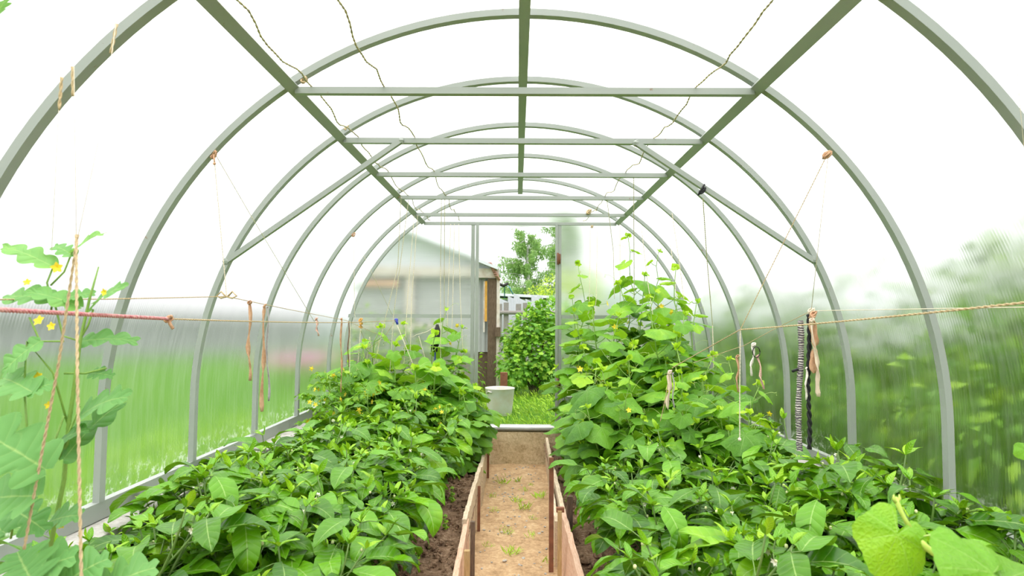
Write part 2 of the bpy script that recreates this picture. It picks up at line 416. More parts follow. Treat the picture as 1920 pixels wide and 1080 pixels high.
# base rails + concrete strips
for s, nm in ((-1, 'left'), (1, 'right')):
    mb = MB(); x = CX + s * (R - .006)
    for k in range(5):
        y0 = YFRONT + (YEND - YFRONT) * k / 5; y1 = YFRONT + (YEND - YFRONT) * (k + 1) / 5 - .006
        mb.bar((x, y0, RAIL - .03), (x, y1, RAIL - .03), .03, .062)
    tag(mb.build('trim_%d' % (1 if s < 0 else 2), M['steel'], smooth=False), kind='structure')
    mb = MB(); n = 60; vs = []
    for i in range(n + 1):
        y = YFRONT + (YEND - YFRONT) * i / n
        for (dx, z) in ((.06, .05), (.06, .49), (-.13, .485), (-.14, .05)):
            j = .006 * noise.noise(Vector((dx * 9, y * 6, z * 5)))
            vs.append((CX + s * (R + dx) + j, y, z + j))
    fs = [(i * 4 + k, i * 4 + k + 1, (i + 1) * 4 + k + 1, (i + 1) * 4 + k) for i in range(n) for k in range(3)]
    mb.add(vs, fs); tag(mb.build('trim_%d' % (3 if s < 0 else 4), M['pale_concrete'], smooth=False), kind='structure')

# door frame in the end wall
ey = YEND - .012
df = thing('door_frame', 'grey steel door frame with rusty hinges, open to the garden', 'door frame', (0, ey, .3))
def lb(c, d, name, mat, parent, org):
    mb = MB(); mb.box(Vector(c) - Vector(org), d); return mb.build(name, mat, parent, smooth=False)
og = (0, ey, .3); zh = zt
for (x, wd, dy) in ((-.383, .030, 0), (-.345, .026, -.01), (.335, .020, -.01), (.362, .028, 0)):
    lb((x, ey + dy, (zh + .30) / 2), (wd, .03, zh - .30), 'post', M['steel'], df, og)
for z in (1.72, .66):
    mb = MB(); mb.tube([(.345, -.034, z - .3 - .05), (.345, -.034, z - .3 + .05)], .008, 8); mb.box((.353, -.028, z - .3), (.03, .006, .085)); mb.build('hinge', M['rust'], df)
rails = []
for s, x0, x1 in ((-1, CX - R + .03, -.40), (1, .378, CX + R - .03)):
    mb = MB(); mb.bar((x0, ey, 1.225), (x1, ey, 1.225), .024, .03)
    tag(mb.build('end_wall_rail', M['steel'], smooth=False), 'horizontal grey rail across the end wall, %s of the doorway' % ('left' if s < 0 else 'right'), 'rail')
mb = MB(); mb.box((CX, ey, RAIL - .03), (0.01, .01, .01))
for s, x0, x1 in ((-1, CX - R, -.40), (1, .38, CX + R)):
    mb = MB(); mb.bar((x0, ey, RAIL - .03), (x1, ey, RAIL - .03), .03, .06)
    tag(mb.build('trim_%d' % (5 if s < 0 else 6), M['steel'], smooth=False), kind='structure')
# concrete wall under the end of the greenhouse and the threshold
mb = MB(); nx, nz = 60, 10; vs = []; fs = []
for j in range(nz + 1):
    for i in range(nx + 1):
        x = -1.5 + 3.04 * i / nx; z = -.05 + .315 * j / nz
        vs.append((x, YEND - .10 + .012 * noise.noise(Vector((x * 7, 3, z * 9))), z))
fs = [(j * (nx + 1) + i, j * (nx + 1) + i + 1, (j + 1) * (nx + 1) + i + 1, (j + 1) * (nx + 1) + i) for j in range(nz) for i in range(nx)]
mb.add(vs, fs); mb.box((0.02, YEND + .01, .10), (3.04, .16, .31))
for s in (-1, 1):
    x0 = .42 if s > 0 else -1.5; mb.box((x0 + .53 + .01, YEND + .02, .38), (1.08, .12, .25))
tag(mb.build('trim_7', M['concrete'], smooth=True), kind='structure')
mb = MB(); mb.tube([(-.42, YEND - .05, .288), (.42, YEND - .05, .288)], .022, 10); mb.box((0, YEND + .0, .285), (.84, .09, .04))
tag(mb.build('door_threshold', M['sill'], smooth=False), 'worn silver metal threshold across the bottom of the doorway', 'threshold')

# ------------------------------------------------------------------ grounds
def ground(name, x0, x1, y0, y1, z, nx, ny, amp, sc, mat, kind='structure', seed=0, fn=None):
    mb = MB(); vs = []; 
    for j in range(ny + 1):
        for i in range(nx + 1):
            x = x0 + (x1 - x0) * i / nx; y = y0 + (y1 - y0) * j / ny
            h = z + amp * (noise.noise(Vector((x * sc, y * sc, seed))) + .5 * noise.noise(Vector((x * sc * 3, y * sc * 3, seed + 5)))) + (fn(x, y) if fn else 0)
            vs.append((x, y, h))
    fs = [(j * (nx + 1) + i, j * (nx + 1) + i + 1, (j + 1) * (nx + 1) + i + 1, (j + 1) * (nx + 1) + i) for j in range(ny) for i in range(nx)]
    mb.add(vs, fs); return tag(mb.build(name, mat), kind=kind)
ground('path_floor', -.30, .30, YFRONT, YEND - .08, 0, 24, 180, .010, 7, M['dirt'])
ground('floor_left_bed', -1.50, -.225, YFRONT, YEND - .08, .17, 60, 260, .018, 9, M['soil'], seed=3, fn=lambda x, y: .10 * max(0, (-.5 - x)))
ground('floor_right_bed', .225, 1.54, YFRONT, YEND - .08, .17, 60, 260, .018, 9, M['soil'], seed=8, fn=lambda x, y: .10 * max(0, (x - .5)))
# lawn around the greenhouse in one ring mesh
mb = MB(); GZ = .25
def lawn_patch(x0, x1, y0, y1, nx, ny):
    vs = [(x0 + (x1 - x0) * i / nx, y0 + (y1 - y0) * j / ny, GZ) for j in range(ny + 1) for i in range(nx + 1)]
    vs = [(x, y, z + (.02 * noise.noise(Vector((x, y, 1))) if abs(x) < 40 and y > 5.6 or abs(x) > 2 else 0)) for x, y, z in vs]
    mb.add(vs, [(j * (nx + 1) + i, j * (nx + 1) + i + 1, (j + 1) * (nx + 1) + i + 1, (j + 1) * (nx + 1) + i) for j in range(ny) for i in range(nx)])
lawn_patch(-60, -1.55, -30, 70, 40, 60); lawn_patch(1.6, 60, -30, 70, 40, 60); lawn_patch(-1.55, 1.6, YEND + .09, 70, 12, 60); lawn_patch(-1.55, 1.6, -30, YFRONT, 4, 20)
tag(mb.build('lawn', M['lawn']), kind='structure')

# ------------------------------------------------------------------ leaves
def frame(d, up):
    d = Vector(d).normalized(); s = d.cross(Vector(up))
    if s.length < 1e-3: s = d.cross(Vector((1, 0, .3)))
    s.normalize(); return d, s, s.cross(d).normalized()
def blade(mb, base, d, up, L, W, droop=.8, fold=.25, tone=.5, nu=7, nv=4, lobes=0, twist=0, wav=.03, m=0):
    """a long leaf: nu rows from base to tip, nv strips across"""
    d, s, u = frame(d, up); base = Vector(base)
    if twist: q = Matrix.Rotation(twist, 3, d); s = q @ s; u = q @ u
    vs = []; uv = []; p = Vector(base); ph = U(0, 6)
    for i in range(nu + 1):
        t = i / nu; th = -droop * t * t
        dd = d * math.cos(th) + u * math.sin(th); uu = u * math.cos(th) - d * math.sin(th)
        if i: p = p + dd * (L / nu)
        wd = W * .5 * (2.05 * (t + .004) ** .62 * (1 - t) ** .80) if not lobes else W * .5 * (1.7 * (t + .01) ** .35 * (1.02 - t) ** .5) * (.32 + .68 * abs(math.sin(lobes * PI * t)) ** .7)
        for k in range(nv + 1):
            v = -1 + 2 * k / nv
            sw = -.12 * L * abs(v) * (1 if lobes else 0) * (.5 - t)
            q = p + s * (v * wd) + uu * (fold * abs(v) * wd + wav * L * math.sin(ph + t * 9 + v * 2) * abs(v)) + dd * (sw if lobes else 0)
            vs.append(q); uv.append((t, (v + 1) / 2))
    fs = [(i * (nv + 1) + k, i * (nv + 1) + k + 1, (i + 1) * (nv + 1) + k + 1, (i + 1) * (nv + 1) + k) for i in range(nu) for k in range(nv)]
    mb.add(vs, fs, uv, tone, m)
def heart(mb, c, d, up, Rr, tone=.5, droop=.35, cup=0, na=26, nr=3, teeth=.05, lobe=.13, m=0):
    """a palmate leaf seen from its petiole joint c; d points to the tip"""
    d, s, u = frame(d, up); c = Vector(c); vs = [c]; uv = [(0, 0)]; ph = U(0, 6); a0 = PI * .90
    for j in range(1, nr + 1):
        for i in range(na + 1):
            a = -a0 + 2 * a0 * i / na
            q = abs(a) / PI
            r_ = Rr * (1 - .28 * q + .10 * q * q) * (1 + lobe * math.cos(a * 5) * (1 if q < .75 else .5)) * (1 + teeth * ((i % 2) * 2 - 1) * (.5 + .5 * math.sin(i * 2.3 + ph)))
            if q > .82: r_ *= 1 - (q - .82) * 1.6
            tr = j / nr; rr = r_ * tr
            h = -droop * Rr * tr * tr * (.75 + .25 * math.cos(a)) + .055 * Rr * tr * math.sin(a * 5 + ph) + cup * Rr * tr
            vs.append(c + d * (math.cos(a) * rr + .12 * rr) + s * (math.sin(a) * rr) + u * h); uv.append((math.cos(a) * rr / Rr, math.sin(a) * rr / Rr))
    n = na + 1; fs = [(0, 1 + i, 2 + i) for i in range(na)]
    fs += [(1 + (j - 1) * n + i, 1 + j * n + i, 1 + j * n + i + 1, 1 + (j - 1) * n + i + 1) for j in range(1, nr) for i in range(na)]
    mb.add(vs, fs, uv, tone, m)
def dirv(az, el): return Vector((math.cos(az) * math.cos(el), math.sin(az) * math.cos(el), math.sin(el)))
def petals(mb, c, d, n, L, W, open_=.6, m=0):
    d, s, u = frame(d, (.1, .2, 1))
    for k in range(n):
        a = 2 * PI * k / n; o_ = s * math.cos(a) + u * math.sin(a)
        blade(mb, c, o_ * open_ + d * (1 - open_ * .6), d, L, W, .5, .1, .5, 3, 2, m=m, wav=0)

# ---- pepper plant
def make_pepper(seed, hgt=.50, spread=.27, nleaf=62, flowers=4, fruit=0):
    rnd.seed(seed)
    t = thing('pepper_plant', 'pepper plant', 'plant')
    st = MB(); lf = MB()
    st.tube([(0, 0, -.03), (U(-.01, .01), U(-.01, .01), hgt * .22), (U(-.02, .02), U(-.02, .02), hgt * .42)], [.008, .007, .006], 6)
    nb = 5; tips = []
    for b in range(nb):
        az = 2 * PI * b / nb + U(-.4, .4); el = U(.75, 1.2)
        a = Vector((0, 0, hgt * U(.28, .42))); L = hgt * U(.48, .66)
        e_ = a + dirv(az, el) * L; mid = a + dirv(az, el - .3) * L * .5
        pts = bez(a, mid, e_, 6); st.tube(pts, [.005, .005, .0045, .004, .0035, .003, .0025], 5); tips.append((pts, az))
        az2 = az + U(.6, 1.1); e2 = pts[3] + dirv(az2, U(.5, 1.0)) * L * .5; p2 = bez(pts[3], (pts[3] + e2) / 2 + Vector((0, 0, -.01)), e2, 5)
        st.tube(p2, .003, 5); tips.append((p2, az2))
    for k in range(nleaf):
        pts, az0 = tips[k % len(tips)]; i = min(len(pts) - 1, int(U(.1, 1) * len(pts)))
        p = pts[i]; az = U(0, 2 * PI) if rnd.random() < .45 else az0 + U(-1.3, 1.3)
        hi = p.z / hgt; pl = U(.03, .075)
        el = U(-.1, .55); q = p + dirv(az, el) * pl
        st.tube([p, (p + q) / 2 + Vector((0, 0, .004)), q], .0016, 4, cap=False)
        L = U(.095, .185) * (1.05 - .25 * max(0, hi - .7))
        blade(lf, q, dirv(az + U(-.2, .2), U(-.35, .40)), (0, 0, 1), L, L * U(.54, .68), U(.4, 1.7), U(.08, .34), min(1, max(0, U(.08, .62) + .12 * (hi - .6))), 7, 4, twist=U(-.5, .5))
    for k in range(8):                              # low drooping leaves
        az = U(0, 2 * PI); p = Vector((0, 0, hgt * U(.2, .4))); q = p + dirv(az, .2) * U(.05, .10)
        st.tube([p, q], .0016, 4, cap=False); L = U(.10, .15)
        blade(lf, q, dirv(az, -.3), (0, 0, 1), L, L * .55, U(.4, 1), .2, U(0, .3), 6, 4)
    for pts, az0 in tips:                           # bright growing tips
        p = pts[-1]
        for k in range(4):
            az = az0 + k * 2.4; el = U(.3, 1.15); L = U(.03, .07)
            blade(lf, p, dirv(az, el), (0, 0, 1) if el < 1 else (1, 0, 0), L, L * .45, U(.1, .6), U(.2, .5), U(.5, .9), 5, 2)
    st.build('stem', M['dark_stem'], t); lf.build('foliage', M['pepper'], t)
    for k in range(flowers):
        pts, _ = rnd.choice(tips); p = pts[-2] + Vector((U(-.03, .03), U(-.03, .03), U(-.02, .03)))
        f = MB(); petals(f, p, dirv(U(0, 6.3), U(-.9, .2)), 6, .013, .009); f.ball(p, .004, 6, 4, m=1); f.build('flower', [M['white_petal'], M['bud']], t)
    for k in range(3):
        b = MB(); pts, _ = rnd.choice(tips); p = pts[-1] + Vector((U(-.025, .025), U(-.025, .025), U(-.02, .02))); b.ball(p, .005, 6, 4, (1, 1, 1.2)); b.build('flower_bud', M['bud'], t)
    for k in range(fruit):
        pts, _ = rnd.choice(tips); p = pts[-3] + Vector((U(-.03, .03), U(-.03, .03), -.03)); f = MB(); f.ball(p, .016, 9, 7, (1, 1, 1.6)); f.build('young_fruit', M['fruit'], t)
    return t
pep = [make_pepper(11, .50, nleaf=54), make_pepper(12, .47, nleaf=50, flowers=3), make_pepper(13, .53, nleaf=56, flowers=7), make_pepper(14, .45, nleaf=52, flowers=3), make_pepper(15, .50, nleaf=62, flowers=4, fruit=1)]
rnd.seed(99)
used = set()
def place(protos, i, loc, rz, label, group, sc=1, tilt=(0, 0)):
    o = protos[i % len(protos)]
    if o.name not in used:
        used.add(o.name); o.location = loc; o.rotation_euler = (tilt[0], tilt[1], rz); o.scale = (sc, sc, sc); o['label'] = label; o['group'] = group; return o
    return dup(o, loc, rz, label, group, sc, tilt)
cnt = 0
rowname = ['row beside the path boards', 'second row from the path', 'third row from the path', 'row along the wall']
def soilz(x): return .17 + .10 * max(0, abs(x) - .5) - .01
for side, sx in (('left', -1), ('right', 1)):
    for ri, xr_ in enumerate((.54, .78, 1.0, 1.2)):
        y = 1.62 + .10 * (ri % 2); k = 0
        ymax = {('left', 0): 3.75, ('left', 1): 3.85, ('left', 2): 3.7, ('left', 3): 3.55, ('right', 0): 3.2, ('right', 1): 3.05, ('right', 2): 2.85, ('right', 3): 2.8}[(side, ri)]
        if side == 'left' and ri == 0: y = 1.75
        while y < ymax:
            x = sx * (xr_ + U(-.03, .03)) + (CX if 0 else 0)
            if side == 'left' and ri == 0: x -= .04
            sc = U(.86, 1.06) * (1.0 if ri < 3 else .95)
            if side == 'left' and ri == 3: sc *= .86
            if side == 'right' and ri == 3: sc *= 1.14; x += .05
            place(pep, cnt, (x, y, soilz(x)), U(0, 6.28), '%s pepper plant from the front, %s bed, %s' % (ordn[k], side, rowname[ri]), 'pepper plants in the %s bed' % side, sc, (U(-.06, .06), U(-.06, .06)))
            y += .27 + U(-.02, .02); k += 1; cnt += 1

# ---- cucumber
def tendril(mb, p, d, L=.12):
    d = Vector(d).normalized(); s = d.orthogonal().normalized(); pts = [Vector(p)]
    for i in range(1, 14):
        t = i / 13; k = max(0, t - .6) * 2.5
        pts.append(Vector(p) + d * (L * min(t, .75)) + Vector((0, 0, .03 * math.sin(t * 3))) + (s * math.sin(k * 14) + Vector((0, 0, 1)) * math.cos(k * 14)) * (.010 * min(k, .8)))
    mb.tube(pts, .0009, 4, cap=False)
def make_cucumber(seed, H_, nodes, rmax=.10, spread=.10, flowers=3, young=4, side=2):
    rnd.seed(seed)
    t = thing('cucumber_plant', 'cucumber plant', 'plant'); st = MB(); lf = MB()
    vines = [[Vector((U(-.015, .015) * (i > 0) + .02 * math.sin(i * .9 + seed), U(-.015, .015) + .02 * math.cos(i * 1.1), -.03 + (H_ + .03) * i / nodes)) for i in range(nodes + 1)]]
    for k in range(side):
        a = vines[0][rnd.randrange(1, max(2, nodes // 2))]; az = U(0, 6.28); h = H_ * U(.4, .75)
        vines.append([a + Vector((math.cos(az) * .16 * (i / 6) ** .6, math.sin(az) * .16 * (i / 6) ** .6, (h) * i / 6 * (1 - a.z / H_ * .6))) for i in range(7)])
    flp = []
    for vi, v in enumerate(vines):
        n = len(v); st.tube(v, [.0055 - .0035 * i / n for i in range(n)], 6); az = U(0, 6)
        for i in range(0 if vi else 1, n):
            top = i / (n - 1)
            for rep in range(2 if top < .75 else 1):
                az += 2.4 + U(-.4, .4); p = v[i]; small = max(0, (top - .72) / .28)
                pl = (U(.07, .14)) * (1 - .75 * small); el = U(.15, .8); q = p + dirv(az, el) * pl
                st.tube([p, (p + q) / 2 + Vector((0, 0, -.006)), q], .0022, 5, cap=False)
                Rr = U(.62, 1.1) * rmax * (1 - .72 * small)
                heart(lf, q, dirv(az, U(-.75, .0)), (0, 0, 1), Rr, min(1, max(0, U(.15, .62) + .5 * small)), U(.15, .5), cup=U(0, .1))
            if rnd.random() < .35: td = MB(); tendril(td, v[i], dirv(U(0, 6.3), U(0, .7)), U(.08, .17)); td.build('tendril', M['tendril'], t)
            flp.append(v[i])
        for k in range(young):
            az = k * 1.9; p = v[-1]; heart(lf, p + dirv(az, 1.0) * .012, dirv(az, .9), (1, .2, .4), U(.012, .022), U(.85, 1), -.3, na=12, nr=2)
    st.build('stem', M['stem'], t); lf.build('foliage', M['cucumber'], t);
    for k in range(flowers):
        p = rnd.choice(flp); az = U(0, 6.3); q = p + dirv(az, .2) * U(.05, .12); f = MB(); f.tube([p, q], .0015, 4); petals(f, q, dirv(az, .3), 5, .021, .015, .9, m=1); f.build('flower', [M['stem'], M['yellow_petal']], t)
    return t
cuc_tall = [make_cucumber(31, 1.38, 15, side=1), make_cucumber(32, 1.25, 14, side=2)]
cuc_mid = [make_cucumber(33, 1.0, 12, side=2, flowers=4), make_cucumber(34, .92, 11, side=3, flowers=4), make_cucumber(35, 1.05, 12, side=2, flowers=4)]
cuc_low = [make_cucumber(36, .70, 9, side=3, rmax=.105), make_cucumber(37, .64, 8, side=3, rmax=.11, flowers=2)]
rnd.seed(5)
CR_ = [  # kind, x, y, scale, label
 (0, 0, .56, 4.98, 1.08, 'tall thin-topped cucumber vine just right of the doorway'),
 (0, 1, 1.10, 4.95, 1.22, 'tallest cucumber vine of the right bed, by the end wall'),
 (1, 0, .78, 5.00, 1.12, 'cucumber vine against the end wall, between the doorway vine and the tallest one'),
 (1, 1, 1.16, 4.85, 1.1, 'cucumber vine in the far right corner of the greenhouse'),
 (1, 2, .46, 4.62, 1.05, 'cucumber vine hanging over the path end near the threshold'),
 (1, 0, .70, 4.55, 1.28, 'cucumber vine with many yellow flowers behind the rope knot'),
 (1, 1, .96, 4.50, 1.25, 'second tallest cucumber vine, in front of the tallest'),
 (1, 2, 1.12, 4.40, 1.28, 'cucumber vine under the thin strings near the right wall'),
 (2, 0, .44, 4.20, 1.20, 'broad-leaved cucumber plant at the path edge, lowest right cluster'),
 (1, 1, .66, 4.12, 1.14, 'cucumber vine with yellow flowers in the middle of the right cluster'),
 (1, 0, .92, 4.05, 1.18, 'cucumber vine at the centre of the right cluster, beside the tan rag'),
 (1, 2, 1.12, 3.95, 1.04, 'cucumber vine right of centre, below the slanting twine'),
 (2, 1, .46, 3.82, 1.2, 'low cucumber plant beside the rusty stake'),
 (2, 0, .70, 3.70, 1.25, 'low cucumber plant behind the pepper plants, under the rag bundle'),
 (2, 1, .95, 3.62, 1.30, 'cucumber plant behind the peppers, under the hanging knotted string'),
 (2, 0, 1.12, 3.60, 1.1, 'cucumber plant with curling tendrils nearest the right wall'),
 (2, 1, .84, 3.42, 1.0, 'front cucumber plant of the right cluster, touching the pepper plants'),
 (1, 1, 1.10, 3.20, .84, 'cucumber vine beside the hanging knotted string, farthest right at the front'),
 (1, 0, .84, 3.12, .74, 'front middle cucumber plant with wide leaves rising out of the pepper row'),
 (2, 0, 1.16, 3.02, .95, 'low cucumber plant at the right front of the cluster near the wall arch'),
 (1, 2, .62, 3.30, .78, 'cucumber vine under the beige rag bundle, front left of the cluster'),
 (0, 0, .88, 4.85, 1.2, 'slender cucumber vine with small top leaves, left of the tallest shoot'),
 (2, 0, .52, 3.48, .95, 'small cucumber plant at the front corner by the path boards'),
]
fam = [cuc_tall, cuc_mid, cuc_low]
for k, i, x, y, sc, lab in CR_: place(fam[k], i, (x, y, soilz(x)), U(0, 6.28), lab, 'cucumber plants on the right', sc, (U(-.04, .04), U(-.04, .04)))
CL_ = [
 (1, 0, -.62, 4.95, 1.1, 'cucumber vine with a tall shoot, left of the doorway'),
 (2, 1, -.42, 4.55, 1.15, 'cucumber plant with big round leaves by the left path boards'),
 (1, 1, -.86, 4.80, 1.04, 'cucumber vine under the blue clip'),
 (2, 0, -1.10, 4.70, 1.3, 'cucumber vine nearest the left wall, under the orange rag'),
 (2, 1, -.66, 4.50, 1.42, 'cucumber plant in the middle of the left cluster'),
 (2, 0, -.45, 4.95, 1.10, 'cucumber plant in the far left corner by the threshold'),
 (2, 0, -.90, 4.42, 1.15, 'front cucumber plant of the left cluster, next to the tomato plants'),
 (2, 1, -.36, 4.18, .85, 'low cucumber plant spilling over the left boards'),
 (2, 1, -1.22, 4.98, 1.2, 'cucumber plant in the left corner of the end wall'),
]
for k, i, x, y, sc, lab in CL_: place(fam[k], i, (x, y, soilz(x)), U(0, 6.28), lab, 'cucumber plants on the left', sc, (U(-.04, .04), U(-.04, .04)))

# ---- tomato plants (small divided leaves, yellow flowers)
def make_tomato(seed, H_=.55):
    rnd.seed(seed); t = thing('tomato_plant', 'tomato plant', 'plant'); st = MB(); lf = MB()
    v = [Vector((U(-.02, .02), U(-.02, .02), -.03 + H_ * i / 7)) for i in range(8)]; st.tube(v, [.006 - .0005 * i for i in range(8)], 6); az = 0
    for i in range(1, 8):
        for rep in range(4):
            az += 2.1 + U(-.3, .3); L = U(.14, .22) * (1 - .3 * (i / 7)); el = U(.1, .7)
            b_ = v[i]; e_ = b_ + dirv(az, el) * L + Vector((0, 0, -.04)); pts = bez(b_, b_ + dirv(az, el + .2) * L * .6, e_, 6); st.tube(pts, .002, 4, cap=False)
            for j in range(2, 7):
                for s in ((-1, 1) if j < 6 else (0,)):
                    l_ = U(.045, .07); blade(lf, pts[j], dirv(az + s * 1.0, U(-.4, .2)), (0, 0, 1), l_, l_ * .55, U(.4, 1.2), U(.1, .4), U(.2, .8), 6, 2, lobes=0, twist=U(-.5, .5), wav=.08)
    st.build('stem', M['stem'], t); lf.build('foliage', M['tomato'], t)
    for k in range(8):
        p = v[rnd.randrange(5, 8)] + Vector((U(-.11, .11), U(-.13, .08), U(.0, .07))); f = MB(); petals(f, p, dirv(U(0, 6.3), U(-.5, .5)), 5, .019, .010, .9); f.build('flower', M['yellow_petal'], t)
    return t
tom = [make_tomato(51), make_tomato(52, .5)]
rnd.seed(6)
for i, (x, y, sc, lab) in enumerate([(-1.22, 4.05, 1.1, 'tomato plant with yellow flowers nearest the left wall'), (-.95, 4.02, 1.1, 'tomato plant with yellow flowers between wall row and middle of left bed'), (-.68, 4.08, 1.0, 'tomato plant in the middle of the left bed, behind the peppers'),
      (-1.22, 3.80, .98, 'front tomato plant by the left wall rail'), (-.47, 3.98, .85, 'small tomato plant near the left path boards'), (-1.20, 4.40, 1.15, 'rear tomato plant by the left wall, beside a curling tendril')]):
    place(tom, i, (x, y, soilz(x)), U(0, 6), lab, 'tomato plants in the left bed', sc)

# ------------------------------------------------------------------ foreground watermelon vine on the left
rnd.seed(21)
def lobed(parent, base, tip, W, tone=.5, up=(0, -.5, 1), droop=.5, lobes=3.5, name='leaf'):
    mb = MB(); b = Vector(base); d = Vector(tip) - b; L = d.length * 1.08
    blade(mb, (0, 0, 0), d, up, L, W, droop, .12, tone, 26, 6, lobes=lobes, wav=.03)
    o = mb.build(name, M['melon'], parent); o.location = b; return o
def vinepts(pl): return [P(*p) for p in pl]
wm = thing('watermelon_vine', 'watermelon vine with lobed leaves and yellow flowers, nearest the camera on the left', 'plant', (0, 0, 0))
st = MB()
main = vinepts([(60, 1150, 1.28), (95, 1020, 1.27), (120, 900, 1.26), (128, 800, 1.26), (140, 720, 1.25), (150, 640, 1.25), (168, 560, 1.25), (185, 500, 1.25), (150, 455, 1.25)][:8])
st.tube(main, [.005, .0048, .0045, .0043, .0040, .0034, .0026, .0014], 7); st.tube(vinepts([(95, 560, 1.25), (88, 530, 1.25), (100, 500, 1.25)]), .002, 5)
st.tube(vinepts([(95, 535, 1.25), (120, 510, 1.25), (138, 465, 1.25)]), .002, 5)
for pl in ([(128, 800, 1.26), (100, 700, 1.24), (50, 640, 1.22), (45, 735, 1.2)], [(45, 860, 1.2), (50, 800, 1.2), (46, 735, 1.2)], [(20, 1010, 1.2), (28, 960, 1.2), (18, 920, 1.2)],
           [(65, 900, 1.22), (90, 860, 1.24), (120, 780, 1.25)], [(150, 760, 1.24), (110, 860, 1.25)], [(150, 640, 1.25), (118, 630, 1.24), (100, 560, 1.23), (95, 585, 1.23)],
           [(120, 640, 1.25), (75, 640, 1.24), (55, 595, 1.23)], [(145, 645, 1.25), (165, 610, 1.25), (175, 580, 1.25)], [(120, 700, 1.25), (160, 700, 1.26), (200, 690, 1.27)]):
    st.tube(vinepts(pl), .0022, 5)
st.build('stem', M['stem'], wm)
for (x0, y0, x1, y1, W, tone, Y) in [
    (150, 575, 60, 540, .055, .55, 1.25), (100, 500, 5, 452, .055, .6, 1.25), (138, 470, 178, 432, .045, .65, 1.25), (138, 480, 100, 455, .04, .6, 1.25), (100, 560, 3, 548, .065, .5, 1.24),
    (175, 575, 215, 530, .06, .5, 1.25), (150, 640, 242, 628, .055, .35, 1.27), (120, 560, 170, 545, .045, .6, 1.24), (75, 640, 0, 690, .07, .55, 1.22), (60, 735, 0, 700, .08, .45, 1.18), (50, 738, 95, 715, .06, .5, 1.18),
    (150, 780, 215, 735, .09, .3, 1.25), (170, 700, 205, 700, .04, .3, 1.27), (120, 860, 205, 755, .08, .25, 1.25), (110, 830, 150, 800, .05, .2, 1.25), (85, 880, -40, 800, .13, .35, 1.12), (70, 930, -40, 930, .12, .35, 1.12),
    (18, 950, 75, 985, .08, .25, 1.2), (90, 980, 135, 960, .07, .3, 1.24), (10, 1000, -40, 960, .08, .25, 1.2), (60, 1090, 30, 1035, .12, .3, 1.12), (110, 1100, 190, 1045, .11, .35, 1.15), (180, 1110, 275, 1060, .10, .35, 1.18), (40, 1090, 120, 1040, .12, .3, 1.15), (-5, 30, 8, -10, .05, .5, 1.2)]:
    lobed(wm, P(x0, y0, Y), P(x1, y1, Y + U(-.05, .03)), W, tone, up=(0, -.7, .8))
for (x, y, s) in [(108, 502, 1), (75, 602, 1), (98, 612, .8), (72, 705, .9), (197, 548, .7), (52, 530, .7), (115, 985, .6), (92, 760, .7)]:
    f = MB(); c = P(x, y, 1.22); petals(f, (0, 0, 0), (U(-.4, .4), -.8, U(-.1, .4)), 5, .013 * s, .011 * s, .8); o = f.build('flower', M['yellow_petal'], wm); o.location = c

# ------------------------------------------------------------------ foreground vine on the right
rnd.seed(22)
gv = thing('gourd_vine', 'pale green gourd shoot with heart-shaped leaf and curled tendril in the lower right corner', 'plant')
st = MB(); st.tube(vinepts([(1900, 1120, .86), (1790, 1065, .9), (1735, 1025, .92), (1712, 1000, .93)]), [.0065, .0055, .0048, .0042], 10)
st.tube(vinepts([(1712, 1000, .93), (1695, 970, .935), (1683, 945, .94), (1680, 932, .94)]), [.004, .0032, .0038, .002], 8)
st.tube(vinepts([(1712, 1003, .93), (1690, 1004, .925), (1678, 1008, .92)]), [.003, .0025, .002], 8)
for s in (-1, 1): st.tube(vinepts([(1681, 942, .94), (1681 + 6 * s, 935, .94), (1681 + 5 * s, 927, .94)]), [.003, .0022, .0008], 6)
st.build('stem', M['vine'], gv)
td = MB(); pts = [(1715, 1008, .925), (1745, 1003, .925), (1770, 1001, .925)] + [(1779 + 9 * math.sin(k * .8), 1008 - 8 * math.cos(k * .8) + k * .7, .925 - k * .001) for k in range(12)]
td.tube(vinepts(pts), .0011, 5); td.build('tendril', M['tendril'], gv)
def hl(c, tip, up, Rr, tone, nm='leaf', droop=.25, na=40, parent=gv):
    mb = MB(); c = Vector(c); heart(mb, (0, 0, 0), Vector(tip) - c, up, Rr, tone, droop, na=na, nr=6, teeth=.03, lobe=.07); o = mb.build(nm, M['cucumber'], parent); o.location = c; return o
hl(P(1683, 1002, .92), P(1652, 1075, .90), (-.1, -1, .25), .058, .66)
hl(P(1862, 1075, .84), P(1800, 1060, .82), (-.15, -.7, .8), .075, .48)
hl(P(1880, 1090, .86), P(1960, 1050, .9), (.1, -.6, .8), .075, .42)
hl(P(1925, 845, 1.2), P(1903, 852, 1.2), (0, -1, .5), .02, .5)

# ------------------------------------------------------------------ path edging
def board(pts, z0, h, th, mat, label, jag=.008):
    """an upright board set on edge along pts (x, y, lean)"""
    n = 24; vs = []; rnd.seed(len(label))
    for i in range(n + 1):
        t = i / n; a, b = pts[0], pts[1]; x = a[0] + (b[0] - a[0]) * t; y = a[1] + (b[1] - a[1]) * t; ln = a[2] + (b[2] - a[2]) * t
        tz = z0 + h + U(-jag, jag) + (pts[2] if len(pts) > 2 else 0) * t; w2 = th / 2
        vs += [(x - w2, y, z0), (x + w2, y, z0), (x + ln + w2, y, tz), (x + ln - w2, y, tz + U(-jag, jag) * .3)]
    fs = [(i * 4 + k, i * 4 + (k + 1) % 4, (i + 1) * 4 + (k + 1) % 4, (i + 1) * 4 + k) for i in range(n) for k in range(4)] + [(3, 2, 1, 0), tuple(n * 4 + k for k in range(4))]
    mb = MB(); mb.add(vs, fs, [(v[1], v[2]) for v in vs]); return tag(mb.build('edging_board', mat, smooth=False), label, 'board', 'boards edging the path')
